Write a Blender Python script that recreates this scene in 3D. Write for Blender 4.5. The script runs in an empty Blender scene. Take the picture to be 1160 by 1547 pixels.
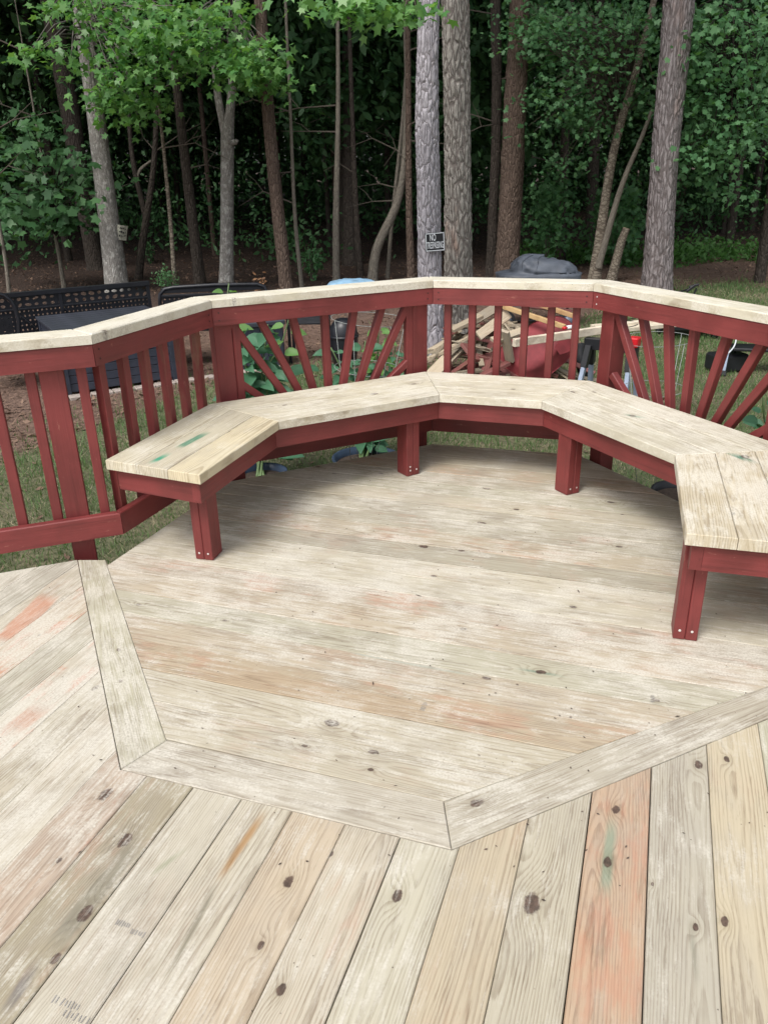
import bpy, bmesh, math, random
import numpy as np
from mathutils import Matrix, Vector

random.seed(7)
RNG = np.random.default_rng(11)
scene = bpy.context.scene
COL = scene.collection

# ------------------------------------------------------------------ camera, sky, sun, exposure
IMG_W, IMG_H, FPX = 1160.0, 1547.0, 1199.09
PITCH, ROLL, CAM_Z = 0.412161, -0.0201635, 1.43638
cp, sp, cr, sr = math.cos(PITCH), math.sin(PITCH), math.cos(ROLL), math.sin(ROLL)
FW = np.array([0, cp, -sp]); UP0 = np.array([0, sp, cp]); RT0 = np.array([1.0, 0, 0])
RT = cr * RT0 + sr * UP0; UP = -sr * RT0 + cr * UP0
CAM = np.array([0, 0, CAM_Z])
cam_data = bpy.data.cameras.new('camera'); cam = bpy.data.objects.new('camera', cam_data); COL.objects.link(cam)
cam_data.sensor_fit = 'VERTICAL'; cam_data.sensor_height = 24.0; cam_data.lens = 24.0 * FPX / IMG_H
cam_data.clip_start = 0.05; cam_data.clip_end = 500
cam.matrix_world = Matrix(((RT[0], UP[0], -FW[0], 0), (RT[1], UP[1], -FW[1], 0), (RT[2], UP[2], -FW[2], CAM_Z), (0, 0, 0, 1)))
scene.camera = cam

SUN_EL, SUN_AZ = math.radians(56), math.radians(215)      # azimuth clockwise from +Y: behind and to the left
world = bpy.data.worlds.new('World'); scene.world = world; world.use_nodes = True
wn = world.node_tree.nodes; wl = world.node_tree.links; wn.clear()
sky = wn.new('ShaderNodeTexSky'); sky.sky_type = 'NISHITA'; sky.sun_disc = False
sky.sun_elevation = SUN_EL; sky.sun_rotation = SUN_AZ; sky.air_density = 1.0; sky.dust_density = 4.0; sky.ozone_density = 0.6
hs = wn.new('ShaderNodeHueSaturation'); hs.inputs['Saturation'].default_value = 0.35
bg = wn.new('ShaderNodeBackground'); bg.inputs['Strength'].default_value = 0.15
wo = wn.new('ShaderNodeOutputWorld')
wl.new(sky.outputs[0], hs.inputs['Color']); wl.new(hs.outputs[0], bg.inputs['Color']); wl.new(bg.outputs[0], wo.inputs['Surface'])
sun_d = bpy.data.lights.new('sun', 'SUN'); sun_d.energy = 1.5; sun_d.angle = math.radians(22); sun_d.color = (1.0, 0.965, 0.91)
sun = bpy.data.objects.new('sun', sun_d); COL.objects.link(sun)
sdir = Vector((math.sin(SUN_AZ) * math.cos(SUN_EL), math.cos(SUN_AZ) * math.cos(SUN_EL), math.sin(SUN_EL)))
sun.rotation_euler = sdir.to_track_quat('Z', 'Y').to_euler()
vs = scene.view_settings; vs.view_transform = 'Standard'; vs.look = 'None'; vs.gamma = 1.0; vs.use_curve_mapping = False
vs.exposure = 0.42
scene.cycles.max_bounces = 6; scene.cycles.diffuse_bounces = 3; scene.cycles.transmission_bounces = 3
scene.cycles.transparent_max_bounces = 4

# ------------------------------------------------------------------ survey helpers: from a sight line to a point in the yard
GZ = -0.5                                             # lawn level, the deck surface is z = 0
def ray(x, y): return FW + (x - IMG_W / 2) / FPX * RT - (y - IMG_H / 2) / FPX * UP
def U(x, y, z=0.0):
    d = ray(x, y); return CAM + d * (z - CAM_Z) / d[2]
def DP(x, y, dist):
    d = ray(x, y); return CAM + d * dist / d[1]
def VP(x, y, A, B, off=0.0):
    A = np.array(A[:2]); B = np.array(B[:2]); t = (B - A) / np.linalg.norm(B - A); n = np.array([-t[1], t[0]])
    d = ray(x, y); return CAM + d * (((A + n * off - CAM[:2]) @ n) / (d[:2] @ n))

# ------------------------------------------------------------------ object helpers
WM = {}
def tag(o, label=None, cat=None, group=None, kind=None):
    if label: o['label'] = label
    if cat: o['category'] = cat
    if group: o['group'] = group
    if kind: o['kind'] = kind
    return o
def link(o, parent=None, M=None):
    COL.objects.link(o); M = M or Matrix.Identity(4); o.matrix_basis = M; WM[o] = M
    if parent is not None:
        o.parent = parent; o.matrix_parent_inverse = WM[parent].inverted()
    return o
def empty(name, loc, label=None, cat=None, group=None, kind=None):
    o = bpy.data.objects.new(name, None); o.empty_display_size = 0.1
    link(o, None, Matrix.Translation(Vector([float(v) for v in loc]))); return tag(o, label, cat, group, kind)
def mesh_obj(name, verts, faces, m, parent=None, M=None, smooth=False):
    me = bpy.data.meshes.new(name); me.from_pydata([tuple(map(float, v)) for v in verts], [], faces); me.validate(); me.update()
    if smooth: me.polygons.foreach_set('use_smooth', [True] * len(me.polygons))
    if m: me.materials.append(m)
    return link(bpy.data.objects.new(name, me), parent, M)
def copy_mesh(src, name, parent, M):
    o = bpy.data.objects.new(name, src.data); return link(o, parent, M)
def fast_mesh(name, V, K):
    """V (n*K,3): n separate K-gons"""
    n = len(V) // K
    me = bpy.data.meshes.new(name); me.vertices.add(n * K); me.vertices.foreach_set('co', np.ascontiguousarray(V, dtype=np.float32).ravel())
    me.loops.add(n * K); me.loops.foreach_set('vertex_index', np.arange(n * K, dtype=np.int32))
    me.polygons.add(n); me.polygons.foreach_set('loop_start', np.arange(0, n * K, K, dtype=np.int32))
    me.update(calc_edges=True); return me
class MB:
    def __init__(s): s.v = []; s.f = []
    def add(s, v, f):
        b = len(s.v); s.v += [tuple(map(float, p)) for p in v]; s.f += [tuple(i + b for i in q) for q in f]; return s
    def box(s, c, d, R=None, ch=0.0):
        """box with centre c, full size d, optional rotation matrix R and bevelled long edges"""
        bm = bmesh.new(); bmesh.ops.create_cube(bm, size=1.0)
        for q in bm.verts: q.co = Vector((q.co.x * d[0], q.co.y * d[1], q.co.z * d[2]))
        if ch > 0: bmesh.ops.bevel(bm, geom=bm.edges[:], offset=ch, segments=1, affect='EDGES')
        c = Vector([float(t) for t in c]); bm.verts.index_update()
        vv = [((R @ q.co) if R else q.co) + c for q in bm.verts]; ff = [[q.index for q in fc.verts] for fc in bm.faces]; bm.free()
        return s.add(vv, ff)
    def bar(s, a, b, w, h, up=(0, 0, 1), ch=0.0):
        a = Vector([float(t) for t in a]); b = Vector([float(t) for t in b]); x = (b - a); L = x.length; x.normalize()
        u = Vector(up); y = u.cross(x); y.normalize(); z = x.cross(y)
        R = Matrix((x, y, z)).transposed(); return s.box((a + b) / 2, (L, w, h), R, ch)
    def tube(s, pts, rad, seg=8, cap=True):
        P = [np.array(p, float) for p in pts]; n = len(P); rings = []
        if not hasattr(rad, '__len__'): rad = [rad] * n
        ref = np.array([0.31, 0.94, 0.12])
        for i in range(n):
            t = P[min(i + 1, n - 1)] - P[max(i - 1, 0)]; t = t / (np.linalg.norm(t) + 1e-9)
            a = ref - t * (ref @ t)
            if np.linalg.norm(a) < 0.05: a = np.array([1.0, 0, 0]) - t * t[0]
            a /= np.linalg.norm(a); b = np.cross(t, a)
            rings.append([P[i] + rad[i] * (math.cos(k * 2 * math.pi / seg) * a + math.sin(k * 2 * math.pi / seg) * b) for k in range(seg)])
        v = [p for r in rings for p in r]; f = []
        for i in range(n - 1):
            for k in range(seg):
                k2 = (k + 1) % seg; f.append((i * seg + k, i * seg + k2, (i + 1) * seg + k2, (i + 1) * seg + k))
        if cap: f += [tuple(range(seg))[::-1], tuple((n - 1) * seg + k for k in range(seg))]
        return s.add(v, f)
    def lathe(s, prof, c=(0, 0, 0), seg=24, R=None):
        v = []; f = []; n = len(prof); c = Vector([float(t) for t in c])
        for r, z in prof:
            for k in range(seg):
                a = 2 * math.pi * k / seg; q = Vector((r * math.cos(a), r * math.sin(a), z)); v.append(((R @ q) if R else q) + c)
        for i in range(n - 1):
            for k in range(seg):
                k2 = (k + 1) % seg; f.append((i * seg + k, i * seg + k2, (i + 1) * seg + k2, (i + 1) * seg + k))
        return s.add(v, f)
    def build(s, name, m, parent=None, smooth=False, M=None):
        return mesh_obj(name, s.v, s.f, m, parent, M, smooth)

# ------------------------------------------------------------------ material helpers
class NT:
    def __init__(s, name):
        s.m = bpy.data.materials.new(name); s.m.use_nodes = True; s.t = s.m.node_tree; s.t.nodes.clear()
        s.out = s.t.nodes.new('ShaderNodeOutputMaterial')
    def put(s, sock, v):
        if hasattr(v, 'node'): s.t.links.new(v, sock)
        elif isinstance(v, (tuple, list)) and len(v) == 3 and sock.type == 'RGBA': sock.default_value = (*v, 1)
        else: sock.default_value = v
    def n(s, typ, **kw):
        q = s.t.nodes.new(typ)
        for k, v in kw.items():
            if k in q.inputs: s.put(q.inputs[k], v)
            else: setattr(q, k, v)
        return q
    def m_(s, op, a, b=None, c=None, clamp=False):
        q = s.t.nodes.new('ShaderNodeMath'); q.operation = op; q.use_clamp = clamp
        for i, v in enumerate((a, b, c)):
            if v is not None: s.put(q.inputs[i], v)
        return q.outputs[0]
    def mix(s, f, a, b, typ='MIX'):
        q = s.t.nodes.new('ShaderNodeMix'); q.data_type = 'RGBA'; q.blend_type = typ; q.clamp_factor = True
        s.put(q.inputs['Factor'], f); s.put(q.inputs[6], a); s.put(q.inputs[7], b); return q.outputs[2]
    def step(s, x, lo, hi, a=0.0, b=1.0):
        q = s.t.nodes.new('ShaderNodeMapRange'); q.interpolation_type = 'SMOOTHSTEP'
        s.put(q.inputs[0], x); s.put(q.inputs[1], lo); s.put(q.inputs[2], hi); q.inputs[3].default_value = a; q.inputs[4].default_value = b; return q.outputs[0]
    def noise(s, vec, scale, detail=3.0, rough=0.55, sc=None):
        if sc is not None: vec = s.vmul(vec, sc)
        q = s.n('ShaderNodeTexNoise', Vector=vec, Scale=scale, Detail=detail, Roughness=rough); return q.outputs[0]
    def vmul(s, v, b):
        q = s.t.nodes.new('ShaderNodeVectorMath'); q.operation = 'MULTIPLY'; s.put(q.inputs[0], v); q.inputs[1].default_value = b; return q.outputs[0]
    def vadd(s, v, b):
        q = s.t.nodes.new('ShaderNodeVectorMath'); q.operation = 'ADD'; s.put(q.inputs[0], v); s.put(q.inputs[1], b); return q.outputs[0]
    def attr(s, name):
        return s.n('ShaderNodeAttribute', attribute_type='OBJECT', attribute_name=name)
    def bsdf(s, col, rough=0.7, bump=None, bstr=0.3, bdist=0.01, **kw):
        b = s.n('ShaderNodeBsdfPrincipled'); s.put(b.inputs['Base Color'], col); s.put(b.inputs['Roughness'], rough)
        for k, v in kw.items(): s.put(b.inputs[k], v)
        if bump is not None:
            q = s.n('ShaderNodeBump', Strength=bstr, Distance=bdist, Height=bump); s.t.links.new(q.outputs[0], b.inputs['Normal'])
        s.t.links.new(b.outputs[0], s.out.inputs['Surface']); return s.m

def plain(name, col, rough=0.6, var=0.15, scale=12.0, metallic=0.0, bump=0.0):
    t = NT(name); tc = t.n('ShaderNodeTexCoord').outputs['Object']
    nz = t.noise(tc, scale, 5.0)
    c = t.mix(t.step(nz, 0.3, 0.7), tuple(v * (1 - var) for v in col), tuple(min(1, v * (1 + var)) for v in col))
    return t.bsdf(c, rough, nz if bump else None, bump, 0.01, Metallic=metallic)

def wood_mat(name, early, late, ring=0.8, dustcol=(0.63, 0.60, 0.525), weather=0.5, bump=0.25, rough=0.8, grime=0.38, freq=175.0):
    t = NT(name); tc = t.n('ShaderNodeTexCoord').outputs['Object']; pos = t.n('ShaderNodeNewGeometry').outputs['Position']
    seed = t.attr('seed').outputs['Fac']; tint = t.attr('tint').outputs['Color']; dust = t.attr('dust').outputs['Fac']
    sep = t.n('ShaderNodeSeparateXYZ', Vector=tc); X, Y = sep.outputs[0], sep.outputs[1]
    off = t.n('ShaderNodeCombineXYZ', X=t.m_('MULTIPLY', seed, 37.3), Y=t.m_('MULTIPLY', seed, 11.7), Z=t.m_('MULTIPLY', seed, 5.1)).outputs[0]
    P = t.vadd(tc, off)
    n1 = t.noise(P, 1.0, 3.0, 0.5, (1.1, 6.0, 1.0)); n2 = t.noise(P, 1.0, 2.0, 0.5, (0.55, 1.0, 1.0)); n3 = t.noise(P, 1.0, 4.0, 0.6, (7.0, 60.0, 7.0))
    yc = t.m_('MULTIPLY', t.m_('SUBTRACT', t.m_('FRACT', t.m_('MULTIPLY', seed, 7.77)), 0.5), 0.16)
    dy = t.m_('ADD', t.m_('SUBTRACT', Y, yc), t.m_('MULTIPLY', t.m_('SUBTRACT', n1, 0.5), 0.05))
    dz = t.m_('ADD', t.m_('MULTIPLY', t.m_('FRACT', t.m_('MULTIPLY', seed, 3.31)), 0.05), t.m_('MULTIPLY', t.m_('SUBTRACT', n2, 0.35), 0.13))
    F = t.m_('SQRT', t.m_('ADD', t.m_('MULTIPLY', dy, dy), t.m_('MULTIPLY', dz, dz)))
    kn_mask = None; ring_mask = None
    for k in ('k1', 'k2', 'k3', 'k4'):
        s3 = t.n('ShaderNodeSeparateXYZ', Vector=t.attr(k).outputs['Vector'])
        r = t.m_('MAXIMUM', s3.outputs[2], 0.0005)
        wob = t.m_('MULTIPLY', t.m_('SUBTRACT', t.noise(P, 75.0, 3.0), 0.5), 0.75)
        ax = t.m_('DIVIDE', t.m_('SUBTRACT', X, s3.outputs[0]), t.m_('MULTIPLY', r, 1.25)); ay = t.m_('DIVIDE', t.m_('SUBTRACT', Y, s3.outputs[1]), r)
        e1 = t.m_('ADD', t.m_('MULTIPLY', t.m_('MULTIPLY', ax, ax), 0.10), t.m_('MULTIPLY', t.m_('MULTIPLY', ay, ay), 0.28))
        g = t.m_('EXPONENT', t.m_('MULTIPLY', e1, -1.0))
        F = t.m_('ADD', F, t.m_('MULTIPLY', t.m_('MULTIPLY', g, r), 1.5))
        dd = t.m_('ADD', 0.12, t.m_('SQRT', t.m_('ADD', t.m_('MULTIPLY', ax, t.m_('MULTIPLY', ax, 0.6)), t.m_('MULTIPLY', ay, ay)))); dd = t.m_('ADD', dd, wob)
        mk = t.step(dd, 0.75, 1.05, 1.0, 0.0); halo = t.step(dd, 1.0, 2.6, 0.5, 0.0)
        kn_mask = mk if kn_mask is None else t.m_('MAXIMUM', kn_mask, mk)
        ring_mask = halo if ring_mask is None else t.m_('MAXIMUM', ring_mask, halo)
    F = t.m_('ADD', F, t.m_('MULTIPLY', n3, 0.0035))
    fr = t.m_('FRACT', t.m_('MULTIPLY', F, freq))
    late_m = t.m_('MULTIPLY', t.step(fr, 0.35, 0.86), t.step(fr, 0.90, 1.0, 1.0, 0.0))
    fib = t.m_('ADD', t.m_('MULTIPLY', t.noise(P, 1.0, 3.0, 0.6, (4.0, 230.0, 40.0)), 0.55), t.m_('MULTIPLY', t.noise(P, 1.0, 4.0, 0.75, (14.0, 520.0, 60.0)), 0.45))
    blot = t.noise(P, 1.0, 5.0, 0.62, (3.0, 12.0, 4.0)); wblot = t.noise(pos, 2.3, 4.0, 0.6)
    lm = t.m_('MULTIPLY', late_m, t.m_('MULTIPLY', t.step(blot, 0.28, 0.72, 0.35, 1.0), ring))
    lm = t.m_('ADD', lm, t.m_('MULTIPLY', t.m_('SUBTRACT', fib, 0.5), 1.9), clamp=True)
    base = t.mix(lm, early, late)
    base = t.mix(1.0, base, tint, 'MULTIPLY')
    grey = t.mix(t.step(fib, 0.3, 0.7), (0.30, 0.275, 0.24), (0.42, 0.385, 0.33))
    base = t.mix(t.m_('MULTIPLY', t.step(t.m_('ADD', t.m_('MULTIPLY', wblot, 0.55), t.m_('MULTIPLY', blot, 0.45)), 0.44, 0.64), weather), base, grey)
    # left-over red stain in the grain
    red = t.attr('red').outputs['Fac']
    rm = t.m_('MULTIPLY', t.step(t.m_('ADD', t.m_('MULTIPLY', t.noise(pos, 3.1, 4.0, 0.6), 0.6), t.m_('MULTIPLY', t.noise(P, 1.0, 4.0, 0.7, (8.0, 45.0, 8.0)), 0.4)), 0.50, 0.62), red)
    base = t.mix(rm, base, (0.50, 0.21, 0.13))
    # treated-wood streaks (mineral, green, dark)
    smask = None
    for i in ('1', '2'):
        sv = t.n('ShaderNodeSeparateXYZ', Vector=t.attr('s' + i).outputs['Vector']); sc_ = t.attr('s' + i + 'c').outputs['Color']
        sk = t.attr('s' + i + 'k').outputs['Vector']; ss = t.n('ShaderNodeSeparateXYZ', Vector=sk)      # slope, half width, strength
        yy = t.m_('SUBTRACT', t.m_('SUBTRACT', Y, sv.outputs[2]), t.m_('MULTIPLY', t.m_('SUBTRACT', X, sv.outputs[0]), ss.outputs[0]))
        yy = t.m_('ABSOLUTE', t.m_('ADD', yy, t.m_('MULTIPLY', t.m_('SUBTRACT', n1, 0.5), 0.03)))
        yy = t.m_('ADD', yy, t.m_('MULTIPLY', t.m_('SUBTRACT', n3, 0.5), 0.012))
        my = t.step(t.m_('SUBTRACT', yy, ss.outputs[1]), -0.008, 0.006, 1.0, 0.0)
        xw = t.m_('MULTIPLY', t.m_('SUBTRACT', n1, 0.5), 0.05)
        mx = t.m_('MULTIPLY', t.step(t.m_('ADD', t.m_('SUBTRACT', X, sv.outputs[0]), xw), -0.02, 0.05), t.step(t.m_('ADD', t.m_('SUBTRACT', X, sv.outputs[1]), xw), -0.07, 0.02, 1.0, 0.0))
        mx = t.m_('MULTIPLY', mx, t.step(blot, 0.25, 0.55, 0.6, 1.0))
        q = t.m_('MULTIPLY', t.m_('MULTIPLY', mx, my), ss.outputs[2]); base = t.mix(q, base, sc_); smask = q if smask is None else t.m_('MAXIMUM', smask, q)
    base = t.mix(t.m_('MULTIPLY', ring_mask, 0.55), base, t.mix(1.0, base, (0.62, 0.58, 0.5), 'MULTIPLY'))
    kc = t.mix(t.step(t.noise(P, 90.0, 4.0), 0.3, 0.7), (0.055, 0.036, 0.03), (0.125, 0.08, 0.062))
    base = t.mix(t.m_('MULTIPLY', kn_mask, 0.93), base, kc)
    # sawdust and sanding marks lying over everything
    gri = t.noise(P, 1.0, 4.0, 0.7, (13.0, 150.0, 20.0))
    base = t.mix(t.m_('MULTIPLY', t.step(t.m_('ADD', t.m_('MULTIPLY', gri, 0.6), t.m_('MULTIPLY', blot, 0.4)), 0.53, 0.62), grime), base, t.mix(1.0, base, (0.50, 0.43, 0.37), 'MULTIPLY'))
    dn = t.m_('ADD', t.m_('MULTIPLY', t.noise(pos, 3.6, 8.0, 0.70), 0.50), t.m_('MULTIPLY', t.noise(P, 1.0, 6.0, 0.75, (8.0, 70.0, 9.0)), 0.50))
    dm = t.m_('MULTIPLY', t.step(t.m_('ADD', dn, t.m_('MULTIPLY', dust, 0.20)), 0.53, 0.67), t.step(t.noise(pos, 150.0, 3.0), 0.30, 0.60, 0.35, 1.0))
    dm = t.m_('MULTIPLY', dm, t.m_('MULTIPLY', t.m_('MULTIPLY', t.step(dust, 0.0, 0.2), 0.85), t.m_('SUBTRACT', 1.0, t.m_('MULTIPLY', smask, 0.75))))
    base = t.mix(dm, base, dustcol)
    sp_ = t.n('ShaderNodeTexVoronoi', Vector=pos, Scale=38.0); sp_.inputs['Randomness'].default_value = 1.0
    spk = t.m_('MULTIPLY', t.step(sp_.outputs['Distance'], 0.03, 0.10, 1.0, 0.0), t.step(t.noise(pos, 9.0, 3.0), 0.52, 0.62))
    base = t.mix(t.m_('MULTIPLY', spk, 0.75), base, (0.07, 0.055, 0.045))
    h = t.m_('ADD', t.m_('MULTIPLY', lm, -0.5), t.m_('ADD', t.m_('MULTIPLY', fib, 0.6), t.m_('MULTIPLY', kn_mask, -0.6)))
    return t.bsdf(base, rough, h, bump, 0.0025, **{'Specular IOR Level': 0.25})

def paint_mat(name, col, wear=(0.36, 0.16, 0.12)):
    t = NT(name); tc = t.n('ShaderNodeTexCoord').outputs['Object']; rnd = t.n('ShaderNodeObjectInfo').outputs['Random']
    P = t.vadd(tc, t.n('ShaderNodeCombineXYZ', X=t.m_('MULTIPLY', rnd, 23.0), Y=t.m_('MULTIPLY', rnd, 9.0), Z=rnd).outputs[0])
    g = t.noise(P, 1.0, 4.0, 0.6, (2.5, 55.0, 55.0)); bl = t.noise(P, 4.0, 5.0, 0.6)
    w = t.attr('worn').outputs['Fac']
    c = t.mix(t.step(bl, 0.3, 0.7), tuple(v * 0.78 for v in col), tuple(v * 1.2 for v in col))
    c = t.mix(t.step(g, 0.52, 0.70, 0.0, 0.5), c, tuple(v * 0.5 for v in col))
    c = t.mix(t.m_('MULTIPLY', t.step(t.noise(P, 1.0, 6.0, 0.7, (14.0, 40.0, 40.0)), 0.64, 0.70), 0.55), c, wear)
    c = t.mix(t.m_('MULTIPLY', w, t.step(t.noise(P, 1.0, 5.0, 0.7, (5.0, 30.0, 30.0)), 0.45, 0.62)), c, (0.17, 0.10, 0.06))
    c = t.mix(t.step(rnd, 0.0, 1.0, 0.0, 0.16), c, tuple(v * 1.35 for v in col))
    return t.bsdf(c, t.step(bl, 0.2, 0.8, 0.42, 0.62), t.m_('ADD', g, t.m_('MULTIPLY', bl, 0.3)), 0.4, 0.005)

def leaf_mat(name, a, b, trans=0.35, rough=0.5):
    t = NT(name); g = t.n('ShaderNodeNewGeometry'); r = g.outputs['Random Per Island']
    tc = t.n('ShaderNodeTexCoord').outputs['Object']
    c = t.mix(t.m_('ADD', t.m_('MULTIPLY', r, 0.65), t.m_('MULTIPLY', t.noise(g.outputs['Position'], 1.6, 2.0), 0.4)), a, b)
    d = t.n('ShaderNodeBsdfPrincipled'); t.put(d.inputs['Base Color'], c); t.put(d.inputs['Roughness'], rough); t.put(d.inputs['Specular IOR Level'], 0.35)
    tr = t.n('ShaderNodeBsdfTranslucent'); t.put(tr.inputs['Color'], t.mix(1.0, c, (1.25, 1.3, 0.55), 'MULTIPLY'))
    mx = t.n('ShaderNodeMixShader'); mx.inputs[0].default_value = trans
    t.t.links.new(d.outputs[0], mx.inputs[1]); t.t.links.new(tr.outputs[0], mx.inputs[2]); t.t.links.new(mx.outputs[0], t.out.inputs['Surface'])
    return t.m

def bark_mat(name, c1, c2, crack, su=16.0, sv=6.5, lichen=None, bump=0.7, blush=None, crk=0.16):
    t = NT(name); uv = t.n('ShaderNodeUVMap', uv_map='bark').outputs[0]
    P = t.vmul(uv, (su, sv, 1.0)); P2 = t.vadd(P, t.vmul(t.n('ShaderNodeTexNoise', Vector=t.vmul(uv, (9.0, 5.0, 1.0)), Scale=1.0, Detail=4.0).outputs['Color'], (1.3, 1.3, 0.0)))
    v = t.n('ShaderNodeTexVoronoi', Vector=P2, Scale=1.0); v.feature = 'DISTANCE_TO_EDGE'; e = v.outputs['Distance']
    vc = t.n('ShaderNodeTexVoronoi', Vector=P2, Scale=1.0).outputs['Color']
    fine = t.noise(uv, 1.0, 6.0, 0.7, (70.0, 22.0, 1.0)); big = t.noise(uv, 1.0, 3.0, 0.6, (4.0, 1.2, 1.0))
    c = t.mix(t.step(fine, 0.25, 0.75), c1, c2)
    c = t.mix(t.m_('MULTIPLY', t.n('ShaderNodeSeparateColor', Color=vc).outputs[0], 0.45), c, tuple(x * 0.72 for x in c1))
    if blush: c = t.mix(t.step(big, 0.56, 0.7, 0.0, 0.55), c, blush)
    if lichen: c = t.mix(t.step(t.noise(uv, 1.0, 6.0, 0.65, (18.0, 9.0, 1.0)), 0.49, 0.62, 0.0, 0.85), c, lichen)
    c = t.mix(t.step(e, 0.0, crk, 0.85, 0.0), c, crack)
    h = t.m_('ADD', t.step(e, 0.0, 0.22), t.m_('MULTIPLY', fine, 0.5))
    return t.bsdf(c, 0.9, h, bump, 0.02, **{'Specular IOR Level': 0.15})

RED = (0.178, 0.032, 0.031)
M_deck = wood_mat('deck_wood', (0.495, 0.462, 0.388), (0.225, 0.18, 0.132), ring=0.62, weather=0.38, bump=0.5)
M_seat = wood_mat('new_lumber', (0.59, 0.56, 0.465), (0.30, 0.245, 0.165), ring=0.8, dustcol=(0.70, 0.67, 0.585), weather=0.3, bump=0.4, grime=0.28, freq=140.0)
M_scrapwood = wood_mat('scrap_wood', (0.50, 0.435, 0.345), (0.33, 0.255, 0.185), ring=0.6, weather=0.5)
M_red = paint_mat('barn_red_paint', RED)
M_oldred = paint_mat('old_red_paint', (0.20, 0.07, 0.065), (0.30, 0.20, 0.14))
M_screw = plain('screw_metal', (0.62, 0.58, 0.55), 0.4, 0.1)

# ------------------------------------------------------------------ plan geometry of deck, rail and bench
HF, HC, HS = 0.765, 0.849, 0.4137            # fascia bottom, cap bottom, seat top
RB0, RB1 = 0.073, 0.167                      # bottom rail
def v2(p): return np.array(p[:2], float)
A_, B_, C_, D_ = (v2(U(x, y, HF)) for x, y in ((146, 554), (323, 493.5), (653.5, 459.5), (894, 466)))
L_ = v2(U(0, 568, HF)); Ee = v2(U(1160, 524, HF))
tL = (L_ - A_) / np.linalg.norm(L_ - A_); L_ = A_ + tL * 2.6
tE = (Ee - D_) / np.linalg.norm(Ee - D_); E_ = D_ + tE * np.linalg.norm(C_ - B_)
S0, SB, SC, SD, SE, S5 = (v2(U(x, y, HS)) for x, y in ((301.7, 717.6), (421, 636.5), (664, 596), (818, 606), (1019, 687), (1035.5, 806)))
tF = (S5 - SE) / np.linalg.norm(S5 - SE); F_ = E_ + tF * np.linalg.norm(B_ - A_)
G_ = F_ + np.array([1.0, -0.42]) * 2.6
RAIL = [L_, A_, B_, C_, D_, E_, F_, G_]
def offset(poly, d):
    """offset an open polyline to its left by d with mitred corners"""
    out = []; n = len(poly)
    for i in range(n):
        t0 = poly[i] - poly[i - 1] if i > 0 else poly[1] - poly[0]; t1 = poly[i + 1] - poly[i] if i < n - 1 else poly[i] - poly[i - 1]
        t0 = t0 / np.linalg.norm(t0); t1 = t1 / np.linalg.norm(t1)
        n0 = np.array([-t0[1], t0[0]]); n1 = np.array([-t1[1], t1[0]]); b = n0 + n1; b /= np.linalg.norm(b)
        out.append(poly[i] + b * d / (b @ n0))
    return out
def shrink(poly, d):
    """inset a convex polygon (counter-clockwise)"""
    n = len(poly); out = []
    for i in range(n):
        p0, p1, p2 = poly[i - 1], poly[i], poly[(i + 1) % n]
        t0 = p1 - p0; t1 = p2 - p1; t0 = t0 / np.linalg.norm(t0); t1 = t1 / np.linalg.norm(t1)
        n0 = np.array([-t0[1], t0[0]]); n1 = np.array([-t1[1], t1[0]]); b = n0 + n1; nb = np.linalg.norm(b)
        b = b / nb; out.append(p1 + b * d / max(0.35, b @ n0))
    return out
def ccw(poly):
    a = sum(poly[i - 1][0] * poly[i][1] - poly[i][0] * poly[i - 1][1] for i in range(len(poly)))
    return poly if a > 0 else poly[::-1]
def clip(poly, p, nrm):
    """keep the side of the convex polygon where (x-p).nrm >= 0"""
    out = []
    for i in range(len(poly)):
        a, b = poly[i - 1], poly[i]; da, db = (a - p) @ nrm, (b - p) @ nrm
        if da >= 0: out.append(a)
        if (da >= 0) != (db >= 0): out.append(a + (b - a) * da / (da - db))
    res = []
    for q in out:
        if not res or np.linalg.norm(q - res[-1]) > 1e-3: res.append(q)
    if len(res) > 1 and np.linalg.norm(res[0] - res[-1]) < 1e-3: res.pop()
    return res
def board(name, poly, z0, z1, axis, m, parent, ch=0.0025, props=None):
    """a flat board: convex outline in plan, lying between z0 and z1, grain along axis; own frame with x along the grain, z = 0 on top"""
    poly = ccw([np.array(p, float) for p in poly]); ax = np.array(axis[:2], float); ax /= np.linalg.norm(ax); ay = np.array([-ax[1], ax[0]])
    us = [p @ ax for p in poly]; vv = [p @ ay for p in poly]; o = ax * min(us) + ay * (min(vv) + max(vv)) / 2
    M = Matrix(((ax[0], ay[0], 0, o[0]), (ax[1], ay[1], 0, o[1]), (0, 0, 1, z1), (0, 0, 0, 1)))
    loc = [np.array([(p - o) @ ax, (p - o) @ ay]) for p in poly]; n = len(loc); inn = shrink(loc, ch)
    v = [(*p, 0.0) for p in inn] + [(*p, -ch) for p in loc] + [(*p, z0 - z1) for p in loc]
    f = [tuple(range(n))] + [(n + i, n + (i + 1) % n, (i + 1) % n, i) for i in range(n)] + [(2 * n + i, 2 * n + (i + 1) % n, n + (i + 1) % n, n + i) for i in range(n)] + [tuple(2 * n + i for i in range(n))[::-1]]
    ob = mesh_obj(name, v, f, m, parent, M)
    ob['seed'] = random.random(); ob['tint'] = [1.0, 1.0, 1.0]; ob['dust'] = 0.0
    for k, q in (props or {}).items(): ob[k] = q
    return ob
def to_local(ob, P):
    q = WM[ob].inverted() @ Vector((float(P[0]), float(P[1]), WM[ob].translation.z)); return q.x, q.y
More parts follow.
